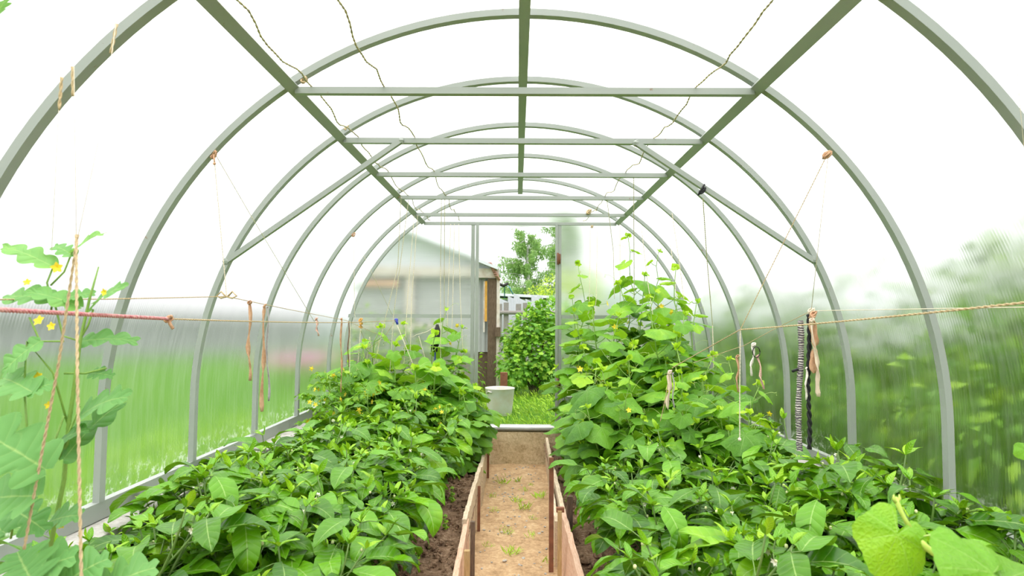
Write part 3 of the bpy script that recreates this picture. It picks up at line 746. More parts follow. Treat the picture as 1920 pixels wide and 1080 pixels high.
board([(-.215, 1.2, .01), (-.235, 3.02, -.005)], -.02, .255, .022, M['plank_pink'], 'nearest left edging board with a pinkish splintered top')
board([(-.245, 2.95, 0), (-.235, 4.10, 0)], -.02, .275, .022, M['plank_pale'], 'middle left edging board, pale and bowed')
board([(-.228, 4.02, 0), (-.245, 5.13, 0)], -.02, .265, .020, M['plank_pale'], 'far left edging board reaching the concrete threshold')
board([(.225, 1.2, .03), (.215, 3.2, .02)], -.02, .265, .024, M['plank_pink'], 'nearest right edging board with a pink weathered face')
board([(.228, 3.12, .01), (.240, 4.0, 0)], -.02, .26, .022, M['plank_pale'], 'second right edging board, pale, behind the short brown stake')
board([(.200, 3.05, 0), (.205, 3.75, 0)], -.02, .24, .020, M['plank_pale'], 'short pale board leaning inside the right edging behind the rusty stake')
board([(.235, 3.92, 0), (.25, 5.13, 0)], -.02, .25, .020, M['plank_pale'], 'far right edging board under the cucumber leaves')
def stake(x, y, z1, w_, mat, label, lean=(0, 0), z0=-.06, d=None):
    mb = MB(); mb.bar((x, y, z0), (x + lean[0], y + lean[1], z1), w_, d or w_, up=(0, 1, 0)); return tag(mb.build('stake', mat, smooth=False), label, 'stake', 'stakes holding the path boards')
stake(-.192, 2.52, .27, .022, M['stake_tan'], 'nearest tan wooden stake inside the left boards', (-.005, 0))
stake(-.198, 2.86, .275, .020, M['stake_dark'], 'dark wooden stake inside the left boards')
stake(-.212, 3.55, .25, .016, M['rust'], 'thin brown stake halfway along the left boards')
stake(-.215, 4.72, .31, .016, M['rust'], 'thin dark stake at the far end of the left boards', d=.02)
stake(.168, 2.98, .54, .022, M['rust'], 'tall rusty metal stake on the right side of the path', d=.008)
stake(.262, 3.05, .34, .028, M['stake_dark'], 'short brown wooden stake behind the tall rusty one')
stake(.192, 2.75, .36, .018, M['stake_tan'], 'yellowish stake standing against the nearest right board', z0=-.05)
mb = MB(); mb.box((.195, 2.76, .362), (.035, .02, .02)); tag(mb.build('iron_clamp', M['rust'], smooth=False), 'small rusty clamp on top of the yellowish stake', 'clamp')

# ---- soil clods, pale chips and weeds
rnd.seed(77)
mb = MB()
for k in range(1500):
    s = -1 if rnd.random() < .7 else 1; x = s * U(.25, .5); y = U(1.9, 5.0); r_ = U(.003, .013) * (1 if rnd.random() < .9 else 1.9)
    mb.ball((x, y, soilz(x) + .012 + U(-.01, .012)), r_, 6, 4, (U(.7, 1.3), U(.7, 1.3), U(.5, .9)), jit=.25)
tag(mb.build('soil_clods', M['soil'], smooth=False), 'crumbly brown soil clods in the planting beds', 'soil', kind='stuff')
mb = MB()
for k in range(170):
    x = U(-.2, .2); y = U(2.2, 5.1); mb.ball((x, y, .004), U(.002, .008), 6, 4, (U(.8, 1.6), U(.8, 1.6), .6), jit=.25)
tag(mb.build('path_grit', M['pale_concrete'], smooth=False), 'small pebbles and grit scattered on the dirt path', 'grit', kind='stuff')
def tuft_mesh(n, h, sp_):
    mb = MB()
    for k in range(n):
        az = U(0, 6.28); p = Vector((U(-sp_, sp_), U(-sp_, sp_), 0)); L = U(.5, 1) * h
        blade(mb, p, dirv(az, U(.6, 1.3)), (1, 0, .5), L, L * .07 + .0015, U(.3, 1.2), .1, U(.4, .9), 4, 2)
    return mb
rnd.seed(3); tm = [tuft_mesh(16, .05, .02), tuft_mesh(26, .065, .03), tuft_mesh(12, .04, .03)]; tmo = []
spots = [(.02, 4.6), (.06, 4.35), (.11, 4.5), (.00, 4.1), (.05, 3.95), (-.10, 4.55), (.10, 3.75), (-.13, 3.9), (.09, 3.45), (.16, 4.2), (-.05, 3.5), (-.02, 3.2), (.02, 2.85), (-.13, 2.8), (-.08, 2.72), (.11, 2.72), (-.15, 3.3), (.15, 3.1), (-.17, 4.2), (.14, 2.4), (-.12, 2.35), (-.04, 2.4)]
for i, (x, y) in enumerate(sorted(spots, key=lambda p: -p[1])):
    if i < 3: o = tm[i].build('grass_tuft', M['grassblade']); tmo.append(o)
    else: o = tmo[i % 3].copy(); COL.objects.link(o)
    o.location = (x, y, .002); o.rotation_euler.z = U(0, 6); q = U(.7, 1.2); o.scale = (q, q, q)
    n_ = ['end of the path by the concrete', 'far part of the path', 'middle of the path', 'near part of the path'][0 if i < 4 else 1 if i < 9 else 2 if i < 16 else 3]
    sd_ = 'left boards' if x < -.1 else 'right boards' if x > .1 else 'path centre'
    tag(o, 'small grass tuft near the %s, %s from the doorway' % (sd_, (ordn + ['sixteenth', 'seventeenth', 'eighteenth', 'nineteenth', 'twentieth', 'twenty-first', 'twenty-second'])[i]), 'weed', 'grass tufts on the path')
def seedling(x, y, s, label):
    mb = MB()
    for k in range(7): heart(mb, (0, 0, .01 + .01 * k * s), dirv(k * 2.4, .4), (0, 0, 1), .018 * s * (1 - k * .06), U(.5, .9), .1, na=12, nr=2)
    mb.tube([(0, 0, -.01), (0, 0, .08 * s)], .0015, 5, m=1)
    o = mb.build('seedling', [M['cucumber'], M['stem']]); o.location = (x, y, soilz(x) + .01); tag(o, label, 'weed')
seedling(-.345, 3.05, 1.0, 'small green seedling on the left bed soil, nearer one')
seedling(-.36, 3.5, 1.2, 'small green seedling on the left bed soil, farther one')
seedling(-.41, 2.6, .9, 'tiny green weed at the edge of the left peppers')

# ------------------------------------------------------------------ wires, strings and rags
rnd.seed(41)
def rope(pts, r_, mat, label, cat='string', name='string', twist=True, group=None, n=5):
    mb = MB()
    if twist and r_ > .0014:
        P_ = [Vector(p) for p in pts]; D = []
        for i in range(len(P_) - 1):
            L = (P_[i + 1] - P_[i]).length; k = max(1, int(L / (r_ * 2.2)))
            D += [P_[i].lerp(P_[i + 1], j / k) for j in range(k)]
        D.append(P_[-1])
        if len(D) > 1500: D = D[::2]
        for ph in (0, PI):
            q = []
            for i, p in enumerate(D):
                t = (D[min(i + 1, len(D) - 1)] - D[max(0, i - 1)]).normalized(); u_ = t.orthogonal().normalized(); w_ = t.cross(u_); a = i * 1.15 + ph
                q.append(p + (u_ * math.cos(a) + w_ * math.sin(a)) * r_ * .5)
            mb.tube(q, r_ * .62, n)
    else: mb.tube(pts, r_, n)
    return tag(mb.build(name, mat), label, cat, group)
def knot(mb, c, r_, m=0):
    for k in range(3):
        a = U(0, 3); pts = [Vector(c) + Vector((math.cos(t + a) * r_, math.sin(t * 1.3) * r_ * .7, math.sin(t + a * 2) * r_)) for t in [j * .8 for j in range(9)]]; mb.tube(pts, r_ * .32, 5, m=m)
def roof_wire(x0, x1, label):
    pts = []; ys = [.4] + HY[0:1] + [y for y, _ in TIE]; n = 90
    for i in range(n + 1):
        y = .4 + (5.2 - .4) * i / n; x = x0 + (x1 - x0) * i / n
        ks = [t for t in [.85, 1.5] + [q[0] for q in TIE]]; near = min(abs(y - t) for t in ks)
        z = zt + .016 - .03 * min(1, near / .3) ** 2 + .004 * math.sin(i * 1.7)
        pts.append((x + .006 * math.sin(i * .9) + U(-.002, .002), y, z))
    return rope(pts, .0032, M['wire'], label, 'wire', 'roof_wire', twist=True, group='wavy wires over the tie bars')
roof_wire(-.745, -.745, 'wavy old wire over the tie bars, next to the left roof bar')
roof_wire(-.475, -.49, 'wavy old wire over the tie bars, between the left roof bar and the ridge')
roof_wire(.69, .56, 'wavy old wire over the tie bars on the right side')
# ropes along the left
A = P(0, 581, .98); B = P(316, 598, 1.50)
mb = MB(); D = [A.lerp(B, i / 200) for i in range(201)]
D = [Vector(A + (A - B) * .4).lerp(D[0], 0)] + D
for ph in (0, 2.1, 4.2):
    q = []
    ax = (B - A).normalized(); u_ = ax.orthogonal().normalized(); w_ = ax.cross(u_); A2 = A - (B - A) * .3
    for i in range(300):
        a = i * .62 + ph; q.append(A2.lerp(B, i / 299) + (u_ * math.cos(a) + w_ * math.sin(a)) * .0022)
    mb.tube(q, .0024, 5)
rr = thing('braided_cord', 'dark red braided cord stretched across the left foreground, knotted at its end', 'cord', (0, 0, 0)); mb.build('cord', M['red_rope'], rr)
mb = MB(); knot(mb, B, .008); mb.tube([B, B + Vector((.004, 0, -.012)), B + Vector((.012, 0, -.024))], .004, 6); mb.build('knot', M['tan_cloth'], rr)
E1 = P(742, 601, 4.6)
rope(sag(B, E1, .012, 20), .0022, M['twine'], 'jute twine from the red cord knot to the blue clip')
K1 = P(425, 556, 2.2)
rope([P(-60, 562, 1.1), P(200, 561, 1.6), K1] + [P(540, 580, 3.0), P(650, 601, 4.2), P(770, 655, 5.0)], .0017, M['twine'], 'thin twine running above the red cord through a tied loop')
HK = P(401, 290, 2.165)
st_ = rope([HK, K1], .0017, M['white_twine'], 'pale string from the left arch knot down to the twine loop')
rope([HK + Vector((.006, 0, 0)), P(465, 395, 2.5), P(590, 604, 3.4)], .0014, M['white_twine'], 'pale string slanting from the left arch knot to the pinkish rag')
mb = MB(); knot(mb, HK, .012); mb.tube([HK, HK + Vector((.008, -.01, -.03))], .003, 5); mb.ball(HK + Vector((.008, -.01, -.035)), .006, 6, 4)
tag(mb.build('string_knot', M['tan_cloth']), 'tangled string knot tied on the left side of the second arch', 'knot')
mb = MB(); 
for s in (-1, 1): mb.tube([K1 + Vector((s * .004, 0, 0)), K1 + Vector((s * .02, 0, .018)), K1 + Vector((s * .036, 0, .002)), K1 + Vector((s * .02, 0, -.006)), K1], .0034, 6)
tag(mb.build('twine_loop', M['twine']), 'bow-shaped twine loop on the thin left twine', 'knot')
H4 = P(663, 440, 4.1)
rope([H4, P(665, 590, 4.2), P(668, 600, 4.2)], .0016, M['white_twine'], 'short pale string hanging from the fifth arch on the left')
rope([H4, P(735, 590, 4.7)], .0014, M['white_twine'], 'pale string slanting from the fifth arch to the blue clip')
mb = MB(); knot(mb, H4, .012); tag(mb.build('string_knot', M['tan_cloth']), 'small knot on the left side of the fifth arch', 'knot')

def rag(top, bot, w_, mat, label, segs=14, cat='rag', tw=1.0, name='cloth_strip', end=None):
    """a hanging twisted strip of cloth with some thickness"""
    top, bot = Vector(top), Vector(bot); vs = []; ph = U(0, 6)
    for i in range(segs + 1):
        t = i / segs; p = top.lerp(bot, t) + Vector((.004 * math.sin(t * 9 + ph), .003 * math.cos(t * 7), 0)); a = ph + tw * t * 7 + .5 * math.sin(t * 11)
        ww = w_ * (.55 + .45 * abs(math.sin(t * 8 + ph))) * (.6 if i in (0, segs) else 1) / 2
        s = Vector((math.cos(a), math.sin(a), 0)); n_ = Vector((-math.sin(a), math.cos(a), 0)) * .0012
        for v in (-1, -.3, .4, 1): vs.append(p + s * v * ww + n_ * (1 + 2 * math.sin(v * 3)))
        for v in (1, .4, -.3, -1): vs.append(p + s * v * ww - n_ * (1 - 2 * math.sin(v * 3)))
    k = 8; fs = [(i * k + j, i * k + (j + 1) % k, (i + 1) * k + (j + 1) % k, (i + 1) * k + j) for i in range(segs) for j in range(k)] + [tuple(range(k - 1, -1, -1)), tuple(segs * k + j for j in range(k))]
    mb = MB(); mb.add(vs, fs); knot(mb, top, w_ * .35); return tag(mb.build(name, mat), label, cat)
rag(P(468, 567, 2.42), P(467, 714, 2.42), .020, M['tan_cloth'], 'tan rag strip hanging from the left twine, shorter one')
rag(P(496, 573, 2.52), P(491, 772, 2.52), .018, M['tan_cloth'], 'long twisted brown rag strip hanging from the left twine', 18)
rag(P(501, 576, 2.54), P(503, 752, 2.54), .010, M['gray_cloth'], 'thin grey rag strip beside the long brown one', 18)
rag(P(593, 598, 3.4), P(596, 630, 3.4), .022, M['pink_cloth'], 'short pinkish rag tied on the jute twine', 6)
rag(P(640, 598, 4.0), P(640, 736, 4.0), .018, M['tan_cloth'], 'brown rag strip hanging near the fifth arch on the left')
rag(P(654, 603, 4.3), P(653, 688, 4.3), .008, M['rust'], 'thin dark strip hanging by the left end corner', 10)
rag(P(676, 600, 4.5), P(677, 616, 4.5), .035, M['orange_cloth'], 'small orange rag on the twine above the left cucumbers', 6)
mb = MB(); c = P(743, 600, 4.6); mb.ball(c, .013, 8, 6, (1.2, .8, 1)); mb.tube([c, c + Vector((.01, 0, -.035))], [.012, .008], 7)
tag(mb.build('blue_clip', M['blue_plastic']), 'small blue clip at the end of the jute twine', 'clip')
rope([E1, P(718, 580 + 55, 4.7), P(690, 655, 4.7), P(676, 618, 4.5)], .0018, M['twine'], 'drooping twine between the blue clip and the orange rag')
gl = MB(); g0, g1 = P(820, 608, 4.9), P(815, 655, 4.9)
gl.tube([g0, g0.lerp(g1, .25) + Vector((.006, 0, 0)), g0.lerp(g1, .6), g0.lerp(g1, .85), g1], [.010, .026, .034, .03, .016], 9)
for k in range(3): gl.tube([g1 + Vector((-.02 + .018 * k, 0, .03)), g1 + Vector((-.024 + .02 * k, 0, -.02))], [.010, .007], 6)
tag(gl.build('work_glove', M['black_cloth']), 'black glove hanging on a string above the left cucumbers', 'glove')
mb = MB(); mb.tube([P(816, 660, 4.9), P(815, 690, 4.9)], .006, 6); tag(mb.build('blue_stick', M['blue_plastic']), 'short blue stick below the black glove', 'stick')
rope([P(820, 610, 4.9), P(800, 622, 4.85), P(780, 628, 4.8), P(773, 632, 4.8)], .002, M['white_twine'], 'short twine tied to the black glove')
# support strings over the cucumbers
def pairlist(lst, mat, base, grp, r_=.0027):
    for i, (pts, what) in enumerate(lst): rope([P(*p) for p in pts], r_, mat, what, group=grp)
pairlist([
 ([(752, 370, 4.1), (746, 500, 4.4), (700, 690, 4.6)], 'white string from the fourth tie bar to the left tomato plants'),
 ([(766, 375, 4.12), (738, 590, 4.4), (728, 740, 4.5)], 'white string falling past the blue clip'),
 ([(777, 402, 4.78), (764, 560, 4.8), (757, 690, 4.8)], 'white string falling from the fifth tie bar, left one'),
 ([(783, 404, 4.78), (772, 560, 4.8), (768, 700, 4.8)], 'white string falling from the fifth tie bar, second one'),
 ([(828, 373, 4.12), (826, 500, 4.5), (826, 745, 4.6)], 'long white string up the tallest left cucumber shoot'),
 ([(834, 374, 4.12), (833, 500, 4.5), (833, 600, 4.8)], 'white string just right of the tallest left shoot'),
 ([(845, 420, 5.1), (840, 560, 5.1), (838, 660, 5.1)], 'white string in front of the left end wall, left one'),
 ([(852, 420, 5.1), (849, 560, 5.1), (845, 690, 5.1)], 'white string in front of the left end wall, middle one'),
 ([(860, 420, 5.1), (863, 560, 5.1), (868, 660, 5.1)], 'white string in front of the left end wall, nearest the door post'),
 ([(742, 603, 4.6), (765, 660, 4.55), (795, 735, 4.5)], 'cream string slanting from the blue clip into the leaves'),
 ([(693, 632, 4.7), (688, 670, 4.7), (681, 712, 4.7)], 'looped white string left of the cucumber tips'),
 ([(693, 632, 4.7), (700, 670, 4.7), (703, 695, 4.7)], 'looped white string beside the cucumber tips'),
 ([(710, 638, 4.7), (708, 670, 4.7), (706, 700, 4.7)], 'short white string hanging right of the looped ones'),
 ([(657, 604, 4.3), (656, 660, 4.3), (655, 728, 4.3)], 'white string by the thin dark strip at the left corner'),
 ([(676, 618, 4.5), (672, 670, 4.5), (668, 720, 4.5)], 'white string hanging below the orange rag'),
 ([(785, 630, 4.8), (795, 665, 4.8), (805, 700, 4.8)], 'cream string hanging left of the black glove'),
], M['white_twine'], '', 'strings over the left cucumbers')
pairlist([
 ([(1107, 430, 5.1), (1105, 560, 5.0), (1103, 640, 4.95)], 'white string up the vine right of the doorway, left one'),
 ([(1120, 432, 5.1), (1118, 560, 5.0), (1109, 640, 4.95)], 'white string up the vine right of the doorway, right one'),
 ([(1162, 420, 5.1), (1163, 540, 5.0), (1163, 600, 4.95)], 'white string in the middle of the right end wall'),
 ([(1188, 330, 3.47), (1189, 500, 4.2), (1189, 560, 4.5)], 'white string from the third tie bar into the right cucumbers'),
 ([(1138, 374, 4.13), (1150, 470, 4.5), (1152, 560, 4.6)], 'white string from the fourth tie bar towards the right cucumbers'),
 ([(1203, 430, 4.7), (1213, 520, 4.7), (1224, 590, 4.6)], 'white string beside the tallest right shoots'),
 ([(1248, 385, 4.7), (1265, 520, 4.5), (1268, 560, 4.4)], 'white string right of the tallest shoots'),
 ([(1260, 400, 4.1), (1275, 500, 4.1), (1282, 560, 4.1)], 'white string hanging by the sixth arch on the right'),
 ([(1318, 372, 2.81), (1325, 480, 3.2), (1336, 610, 3.6)], 'white string hanging from the black tie on the right brace'),
 ([(1336, 610, 3.6), (1337, 650, 3.6), (1338, 690, 3.6)], 'tan string end below the right brace string'),
], M['white_twine'], '', 'strings over the right cucumbers')
mb = MB(); c = P(1317, 358, 2.77); knot(mb, c, .014); mb.bar(c + Vector((-.02, 0, -.02)), c + Vector((.01, 0, .03)), .014, .006); tag(mb.build('black_tie', M['black_cloth']), 'black tie knotted round the right slanting brace', 'knot')
mb = MB(); c = P(1104, 397, 4.78); knot(mb, c, .018); tag(mb.build('wire_knot', M['twine']), 'cream knot with a dark tie on the fifth tie bar, right of centre', 'knot')
for (px, py, Y, lab) in [(570, 150, 2.17, 'cream wire wrap at the left end of the nearest tie bar'), (748, 368, 4.11, 'cream string wrap at the left end of the fourth tie bar'), (776, 400, 4.79, 'cream string wrap at the left end of the fifth tie bar'), (1110, 425, 5.2, 'cream knot on the door header, right of centre'), (650, 240, 2.79, 'cream wire wrap at the left end of the second tie bar')]:
    mb = MB(); knot(mb, P(px, py, Y), .010); tag(mb.build('string_wrap', M['twine']), lab, 'knot')
# right hand ropes
NR = P(1388, 618, 2.34)
rope(sag(P(1990, 560, 1.05), NR, .004, 12), .0026, M['twine'], 'thick jute twine crossing the right side to the knot with the hanging string', name='twine')
rope([NR, P(1260, 690, 2.9)], .0024, M['twine'], 'jute twine slanting down from the knot to the rag bundle', name='twine')
HR = P(1551, 290, 2.165)
rope([HR, NR], .0018, M['twine'], 'thin twine from the right arch knot down to the rope knot')
rope([NR, P(1387, 720, 2.34), P(1387, 822, 2.34)], .0022, M['white_twine'], 'string hanging straight down with a knot at its end')
mb = MB(); mb.ball(P(1387, 824, 2.34), .007, 7, 5, jit=.15); tag(mb.build('end_knot', M['white_twine']), 'pale knot at the bottom of the straight hanging string', 'knot')
KR = P(1521, 583, 2.4)
rope([HR + Vector((.004, 0, 0)), KR], .0013, M['white_twine'], 'thin string from the right arch knot to the cord bundle')
mb = MB(); knot(mb, HR, .012); tag(mb.build('string_knot', M['tan_cloth']), 'knot tied on the right side of the second arch', 'knot')
rope(sag(KR, P(1975, 575, 1.6), .0, 6), .0014, M['white_twine'], 'thin white string from the cord bundle towards the right edge')
rope([KR, P(1450, 618, 2.6), P(1395, 648, 2.8), P(1300, 680, 3.1)], .0016, M['twine'], 'thin twine carrying the black ring and pink rags')
mb = MB(); knot(mb, KR, .010); tag(mb.build('string_knot', M['white_twine']), 'pale knot at the top of the black hanging cord', 'knot')
# black cord, wrapped stick, tan rags
mb = MB()
for ph in (0, PI):
    q = []
    a_, b_ = P(1516, 590, 2.4), P(1517, 842, 2.4)
    for i in range(120):
        t = i / 119; q.append(a_.lerp(b_, t) + Vector((math.cos(i * .42 + ph) * .0042 + .003 * math.sin(t * 9), math.sin(i * .42 + ph) * .0042, 0)))
    mb.tube(q, .0052, 6)
tag(mb.build('black_rope', M['black_cloth']), 'black twisted cord hanging at the right wall', 'cord')
mb = MB(); a_, b_ = P(1501, 601, 2.42), P(1498, 845, 2.42); pts = []; rs = []
for i in range(150):
    t = i / 149; pts.append(a_.lerp(b_, t) + Vector((.004 * math.sin(t * 7), 0, 0))); rs.append(.0105 + .0018 * (i % 3 - 1) + .001 * math.sin(t * 20))
mb.tube(pts, rs, 9)
ms = N('striped_cloth'); o_ = ms.obj(); wv = ms.n('ShaderNodeTexWave', wave_type='BANDS', bands_direction='Z', ins={'Scale': 34.0, 'Distortion': 7.0, 'Detail': 3.0}); ms.set(wv, 'Vector', o_)
M['striped'] = ms.end(ms.pr(color=ms.mix(ms.math('MULTIPLY_ADD', wv.outputs[1], 2, -.6, clamp=True), (.09, .07, .09), (.56, .52, .48)), rough=.9))
wst = tag(mb.build('wrapped_stick', M['striped']), 'hanging stick wrapped in grey striped cloth at the right wall', 'stick')
mb = MB(); c = a_.lerp(b_, .37); mb.bar(c, c + Vector((-.03, 0, -.012)), .012, .008); mb.build('dark_tab', M['black_cloth'], wst)
rag(P(1525, 590, 2.38), P(1527, 700, 2.38), .034, M['tan_cloth'], 'wide tan rag twisted beside the black cord', 16)
rag(P(1522, 600, 2.37), P(1537, 744, 2.37), .022, M['beige_cloth'], 'long beige rag with a curled end beside the black cord', 18)
rag(P(1512, 690, 2.39), P(1511, 750, 2.39), .010, M['white_cloth'], 'short white rag end behind the black cord', 8)
rag(P(1413, 646, 2.72), P(1408, 705, 2.72), .022, M['white_cloth'], 'white rag hanging from the black ring', 9)
rag(P(1421, 668, 2.72), P(1431, 730, 2.72), .018, M['pink_cloth'], 'peach rag hanging from the black ring', 10)
mb = MB(); c = P(1418, 660, 2.71); mb.tube([c + Vector((math.cos(k * .52) * .016, 0, math.sin(k * .52) * .024)) for k in range(13)], .0022, 6); tag(mb.build('black_ring', M['black_rubber']), 'black rubber ring on the thin right twine', 'ring')
rag(P(1383, 668, 2.85), P(1383, 735, 2.85), .018, M['tan_cloth'], 'tan rag strip by the straight hanging string', 10)
rag(P(1256, 698, 2.9), P(1252, 768, 2.9), .026, M['beige_cloth'], 'beige rag bundle at the end of the slanting twine', 9)
rag(P(1262, 700, 2.9), P(1263, 765, 2.9), .010, M['gray_cloth'], 'thin grey strip in the rag bundle', 9)
rope([P(1256, 700, 2.9), P(1245, 760, 2.9), P(1238, 790, 2.92)], .0022, M['twine'], 'loose twine end under the beige rag bundle')
# foreground strings on the left
rope([P(136, -30, 1.15), P(140, 200, 1.12), P(143, 440, 1.10)], .0007, M['white_twine'], 'fine pale thread, middle of the three above the watermelon vine', twist=False)
rope([P(228, -30, 1.2), P(190, 240, 1.15), P(147, 440, 1.10)], .0007, M['white_twine'], 'fine pale thread slanting from the nearest arch to the watermelon vine', twist=False)
rope([P(122, -30, 1.3), P(108, 250, 1.28), P(97, 470, 1.25)], .0007, M['white_twine'], 'fine pale thread, leftmost above the watermelon vine', twist=False)
rope([P(143, 440, 1.10), P(145, 700, 1.0), P(153, 1110, .95)], .0026, M['twine'], 'thick jute twine falling straight down in the left foreground', name='twine')
rope([P(146, 440, 1.10), P(110, 680, 1.1), P(45, 1030, 1.12)], .0026, M['twine'], 'thick jute twine slanting down to the left in the foreground', name='twine')
for i, (a0, a1, b0, b1) in enumerate([(219, 45, 208, 100), (136, 125, 137, 180), (116, 145, 111, 205)]):
    rope([P(a0, a1, 1.25), P(b0, b1, 1.24)], .0032, M['twine'], ['frayed twine wrap on the slanting foreground thread', 'frayed twine wrap on the middle foreground thread', 'frayed twine wrap on the leftmost foreground thread'][i], name='twine_wrap')
rope([P(1900, -20, 1.3), P(1908, 150, 1.3), P(1925, 330, 1.3)], .0006, M['white_twine'], 'hair-thin thread in the upper right corner', twist=False)

# ------------------------------------------------------------------ garden outside
rnd.seed(61)
bk = thing('zinc_bucket', 'old dented zinc bucket on the grass outside the doorway', 'bucket', (P(937, 770, 6.15).x, 6.15, GZ))
mb = MB(); n = 24; prof = [(.115, 0), (.118, .01), (.132, .13), (.145, .26), (.150, .268), (.146, .272), (.138, .26), (.110, .02), (0, .02)]
vs = [(r_ * math.cos(2 * PI * i / n), r_ * math.sin(2 * PI * i / n), z) for r_, z in prof for i in range(n)]
fs = [(j * n + i, j * n + (i + 1) % n, (j + 1) * n + (i + 1) % n, (j + 1) * n + i) for j in range(len(prof) - 1) for i in range(n)]
mb.add(vs, fs); mb.build('body', M['zinc'], bk)
mb = MB(); mb.tube([(-.125, -.075, .225), (-.11, -.11, .245), (-.075, -.13, .235)], .008, 7); mb.build('handle_lug', M['zinc'], bk)
mb = MB(); p = P(944, 745, 6.3); mb.box((p.x, 6.42, .25 + .20), (.075, .05, .40)); o = tag(mb.build('rusty_plate', M['rust'], smooth=False), 'rusty brown plate standing up behind the zinc bucket', 'plate')
# shed / old greenhouse
sh = thing('old_shed', 'weathered garden shed with translucent panels and brown corner post, seen left of the doorway', 'shed', (0, 8.0, GZ))
def sp_(name, mat, boxes, smooth=False):
    mb = MB()
    for c, d in boxes: mb.box((c[0], c[1] - 8.0, c[2] - GZ), d)
    return mb.build(name, mat, sh, smooth=smooth)
def X(px, Y=8.0): return P(px, 600, Y).x
def Z(py, Y=8.0): return P(900, py, Y).z
xpl, xpr = X(915), X(931); 
sp_('corner_post', M['wood_old'], [(((xpl + xpr) / 2, 7.98, (Z(522) + GZ) / 2), (xpr - xpl, .1, Z(522) - GZ))])
sp_('white_jamb', M['shed_white'], [((xpr + .022, 7.95, (Z(520) + GZ) / 2), (.040, .05, Z(520) - GZ)), ((X(908), 7.96, Z(575)), (.02, .03, Z(545) - Z(640)))])
mb = MB(); nx = 120; xa, xb = X(640), xpl; vs = []
for i in range(nx + 1):
    x = xa + (xb - xa) * i / nx; vs += [(x, .02 + .01 * math.sin(i * 1.6), Z(660) - GZ), (x, .02 + .01 * math.sin(i * 1.6), Z(505) - GZ)]
mb.add(vs, [(2 * i, 2 * i + 2, 2 * i + 3, 2 * i + 1) for i in range(nx)]); mb.build('ribbed_panel', M['shed_sheet'], sh)
sp_('lower_wall', M['wood_old'], [(((xa + xb) / 2, 8.06, (Z(660) + GZ) / 2), (xb - xa, .03, Z(660) - GZ))])
sp_('fascia', M['shed_white'], [(((xa + xpr) / 2, 7.93, Z(513)), (xpr - xa + .06, .06, .12)), (((X(700)) , 7.95, Z(612)), (X(920) - X(640), .03, .06))])
sp_('orange_board', M['shed_band'], [((X(710), 7.93, Z(535)), (X(755) - X(665), .02, .07))])
sp_('insulation_foam', M['foam'], [((X(911.5), 7.93, Z(565)), (.03, .03, Z(530) - Z(605)))])
sp_('window_strip', M['shed_white'], [((X(775), 7.94, Z(575)), (.10, .02, Z(525) - Z(640)))])
sp_('block', M['wood_old'], [((X(934), 7.9, Z(622)), (.07, .06, .12))])
mb = MB(); gx0, gx1 = X(560), X(934); ap = (X(745), Z(432)); 
for (a, b) in (((gx0, Z(505)), ap), (ap, (gx1, Z(505)))): mb.bar((a[0], .6, a[1] - GZ), (b[0], .6, b[1] - GZ), 1.6, .035, up=(0, 0, 1))
mb.build('roof', M['slate'], sh, smooth=False)
mb = MB(); mb.add([(xa, .0, Z(505) - GZ), (xpr, .0, Z(505) - GZ), (ap[0], .0, ap[1] - GZ)], [(0, 1, 2)]); mb.add([(xa, .02, Z(505) - GZ), (xpr, .02, Z(505) - GZ), (ap[0], .02, ap[1] - GZ)], [(2, 1, 0)]); mb.build('gable', M['slate'], sh)
mb = MB()
for k in range(7): mb.bar((X(918 + 2 * k), -.15, Z(494 + k * 4) - GZ), (X(924 + 2 * k), -.1, Z(502 + k * 4) - GZ), .05, .01)
mb.build('torn_felt', M['red_roof'], sh, smooth=False)
gt = MB(); gt.tube([P(931, 520, 8), P(935, 532, 8), P(944, 536, 8), P(953, 531, 8)], .022, 8); tag(gt.build('gutter_pipe', M['black_rubber']), 'curved black gutter hose at the shed corner', 'pipe')
tp = MB(); tp.tube([P(946, 560, 8.5), P(946, 534, 8.5), P(955, 538, 8.5), P(962, 552, 8.5)], .008, 6); tag(tp.build('teal_frame', M['teal']), 'thin teal pipe frame beside the shed corner', 'pipe')
# fence
fn = thing('plank_fence', 'grey plank fence with gaps and round rail, behind the currant bush', 'fence', (0, 14, GZ))
x = X(915, 14); k = 0
while x < X(1500, 14):
    wd = U(.09, .17); tall = U(1.28, 1.36) if x < X(985, 14) else U(.9, 1.2)
    if not (k % 4 == 3):
        mb = MB(); mb.box((x + wd / 2, 0, tall / 2), (wd, .025, tall)); 
        mb.build('fence_board', M['wood_gray'], fn, smooth=False)
    x += wd + (.035 if k % 4 != 3 else .0); k += 1
    if k > 70: break
mb = MB(); mb.tube([(X(905, 14), -.05, Z(586, 14) - GZ), (X(1500, 14), -.05, Z(584, 14) - GZ)], .045, 8); mb.build('rail', M['wood_gray'], fn)
sf = thing('pale_sheet_fence', 'pale corrugated sheet fence with a stepped top behind the planks', 'fence', (0, 14.6, GZ))
for k in range(16):
    xa_ = X(930 + 11 * k, 14.6); mb = MB(); vs = []; tz = Z(556 + 6 * math.sin(k * 1.7) - (1 if k % 2 else 0), 14.6) - GZ; ww = X(941, 14.6) - X(930, 14.6)
    for i in range(13):
        xx = xa_ + ww * i / 12; vs += [(xx, .015 * math.sin(i * 2.1), 0), (xx, .015 * math.sin(i * 2.1), tz - .06 * i / 12)]
    mb.add(vs, [(2 * i, 2 * i + 2, 2 * i + 3, 2 * i + 1) for i in range(12)]); mb.build('sheet', M['slate'], sf)
hs = thing('low_outbuilding', 'low white-roofed outbuilding behind the fence, left part', 'building', (X(955, 17), 17.5, GZ))
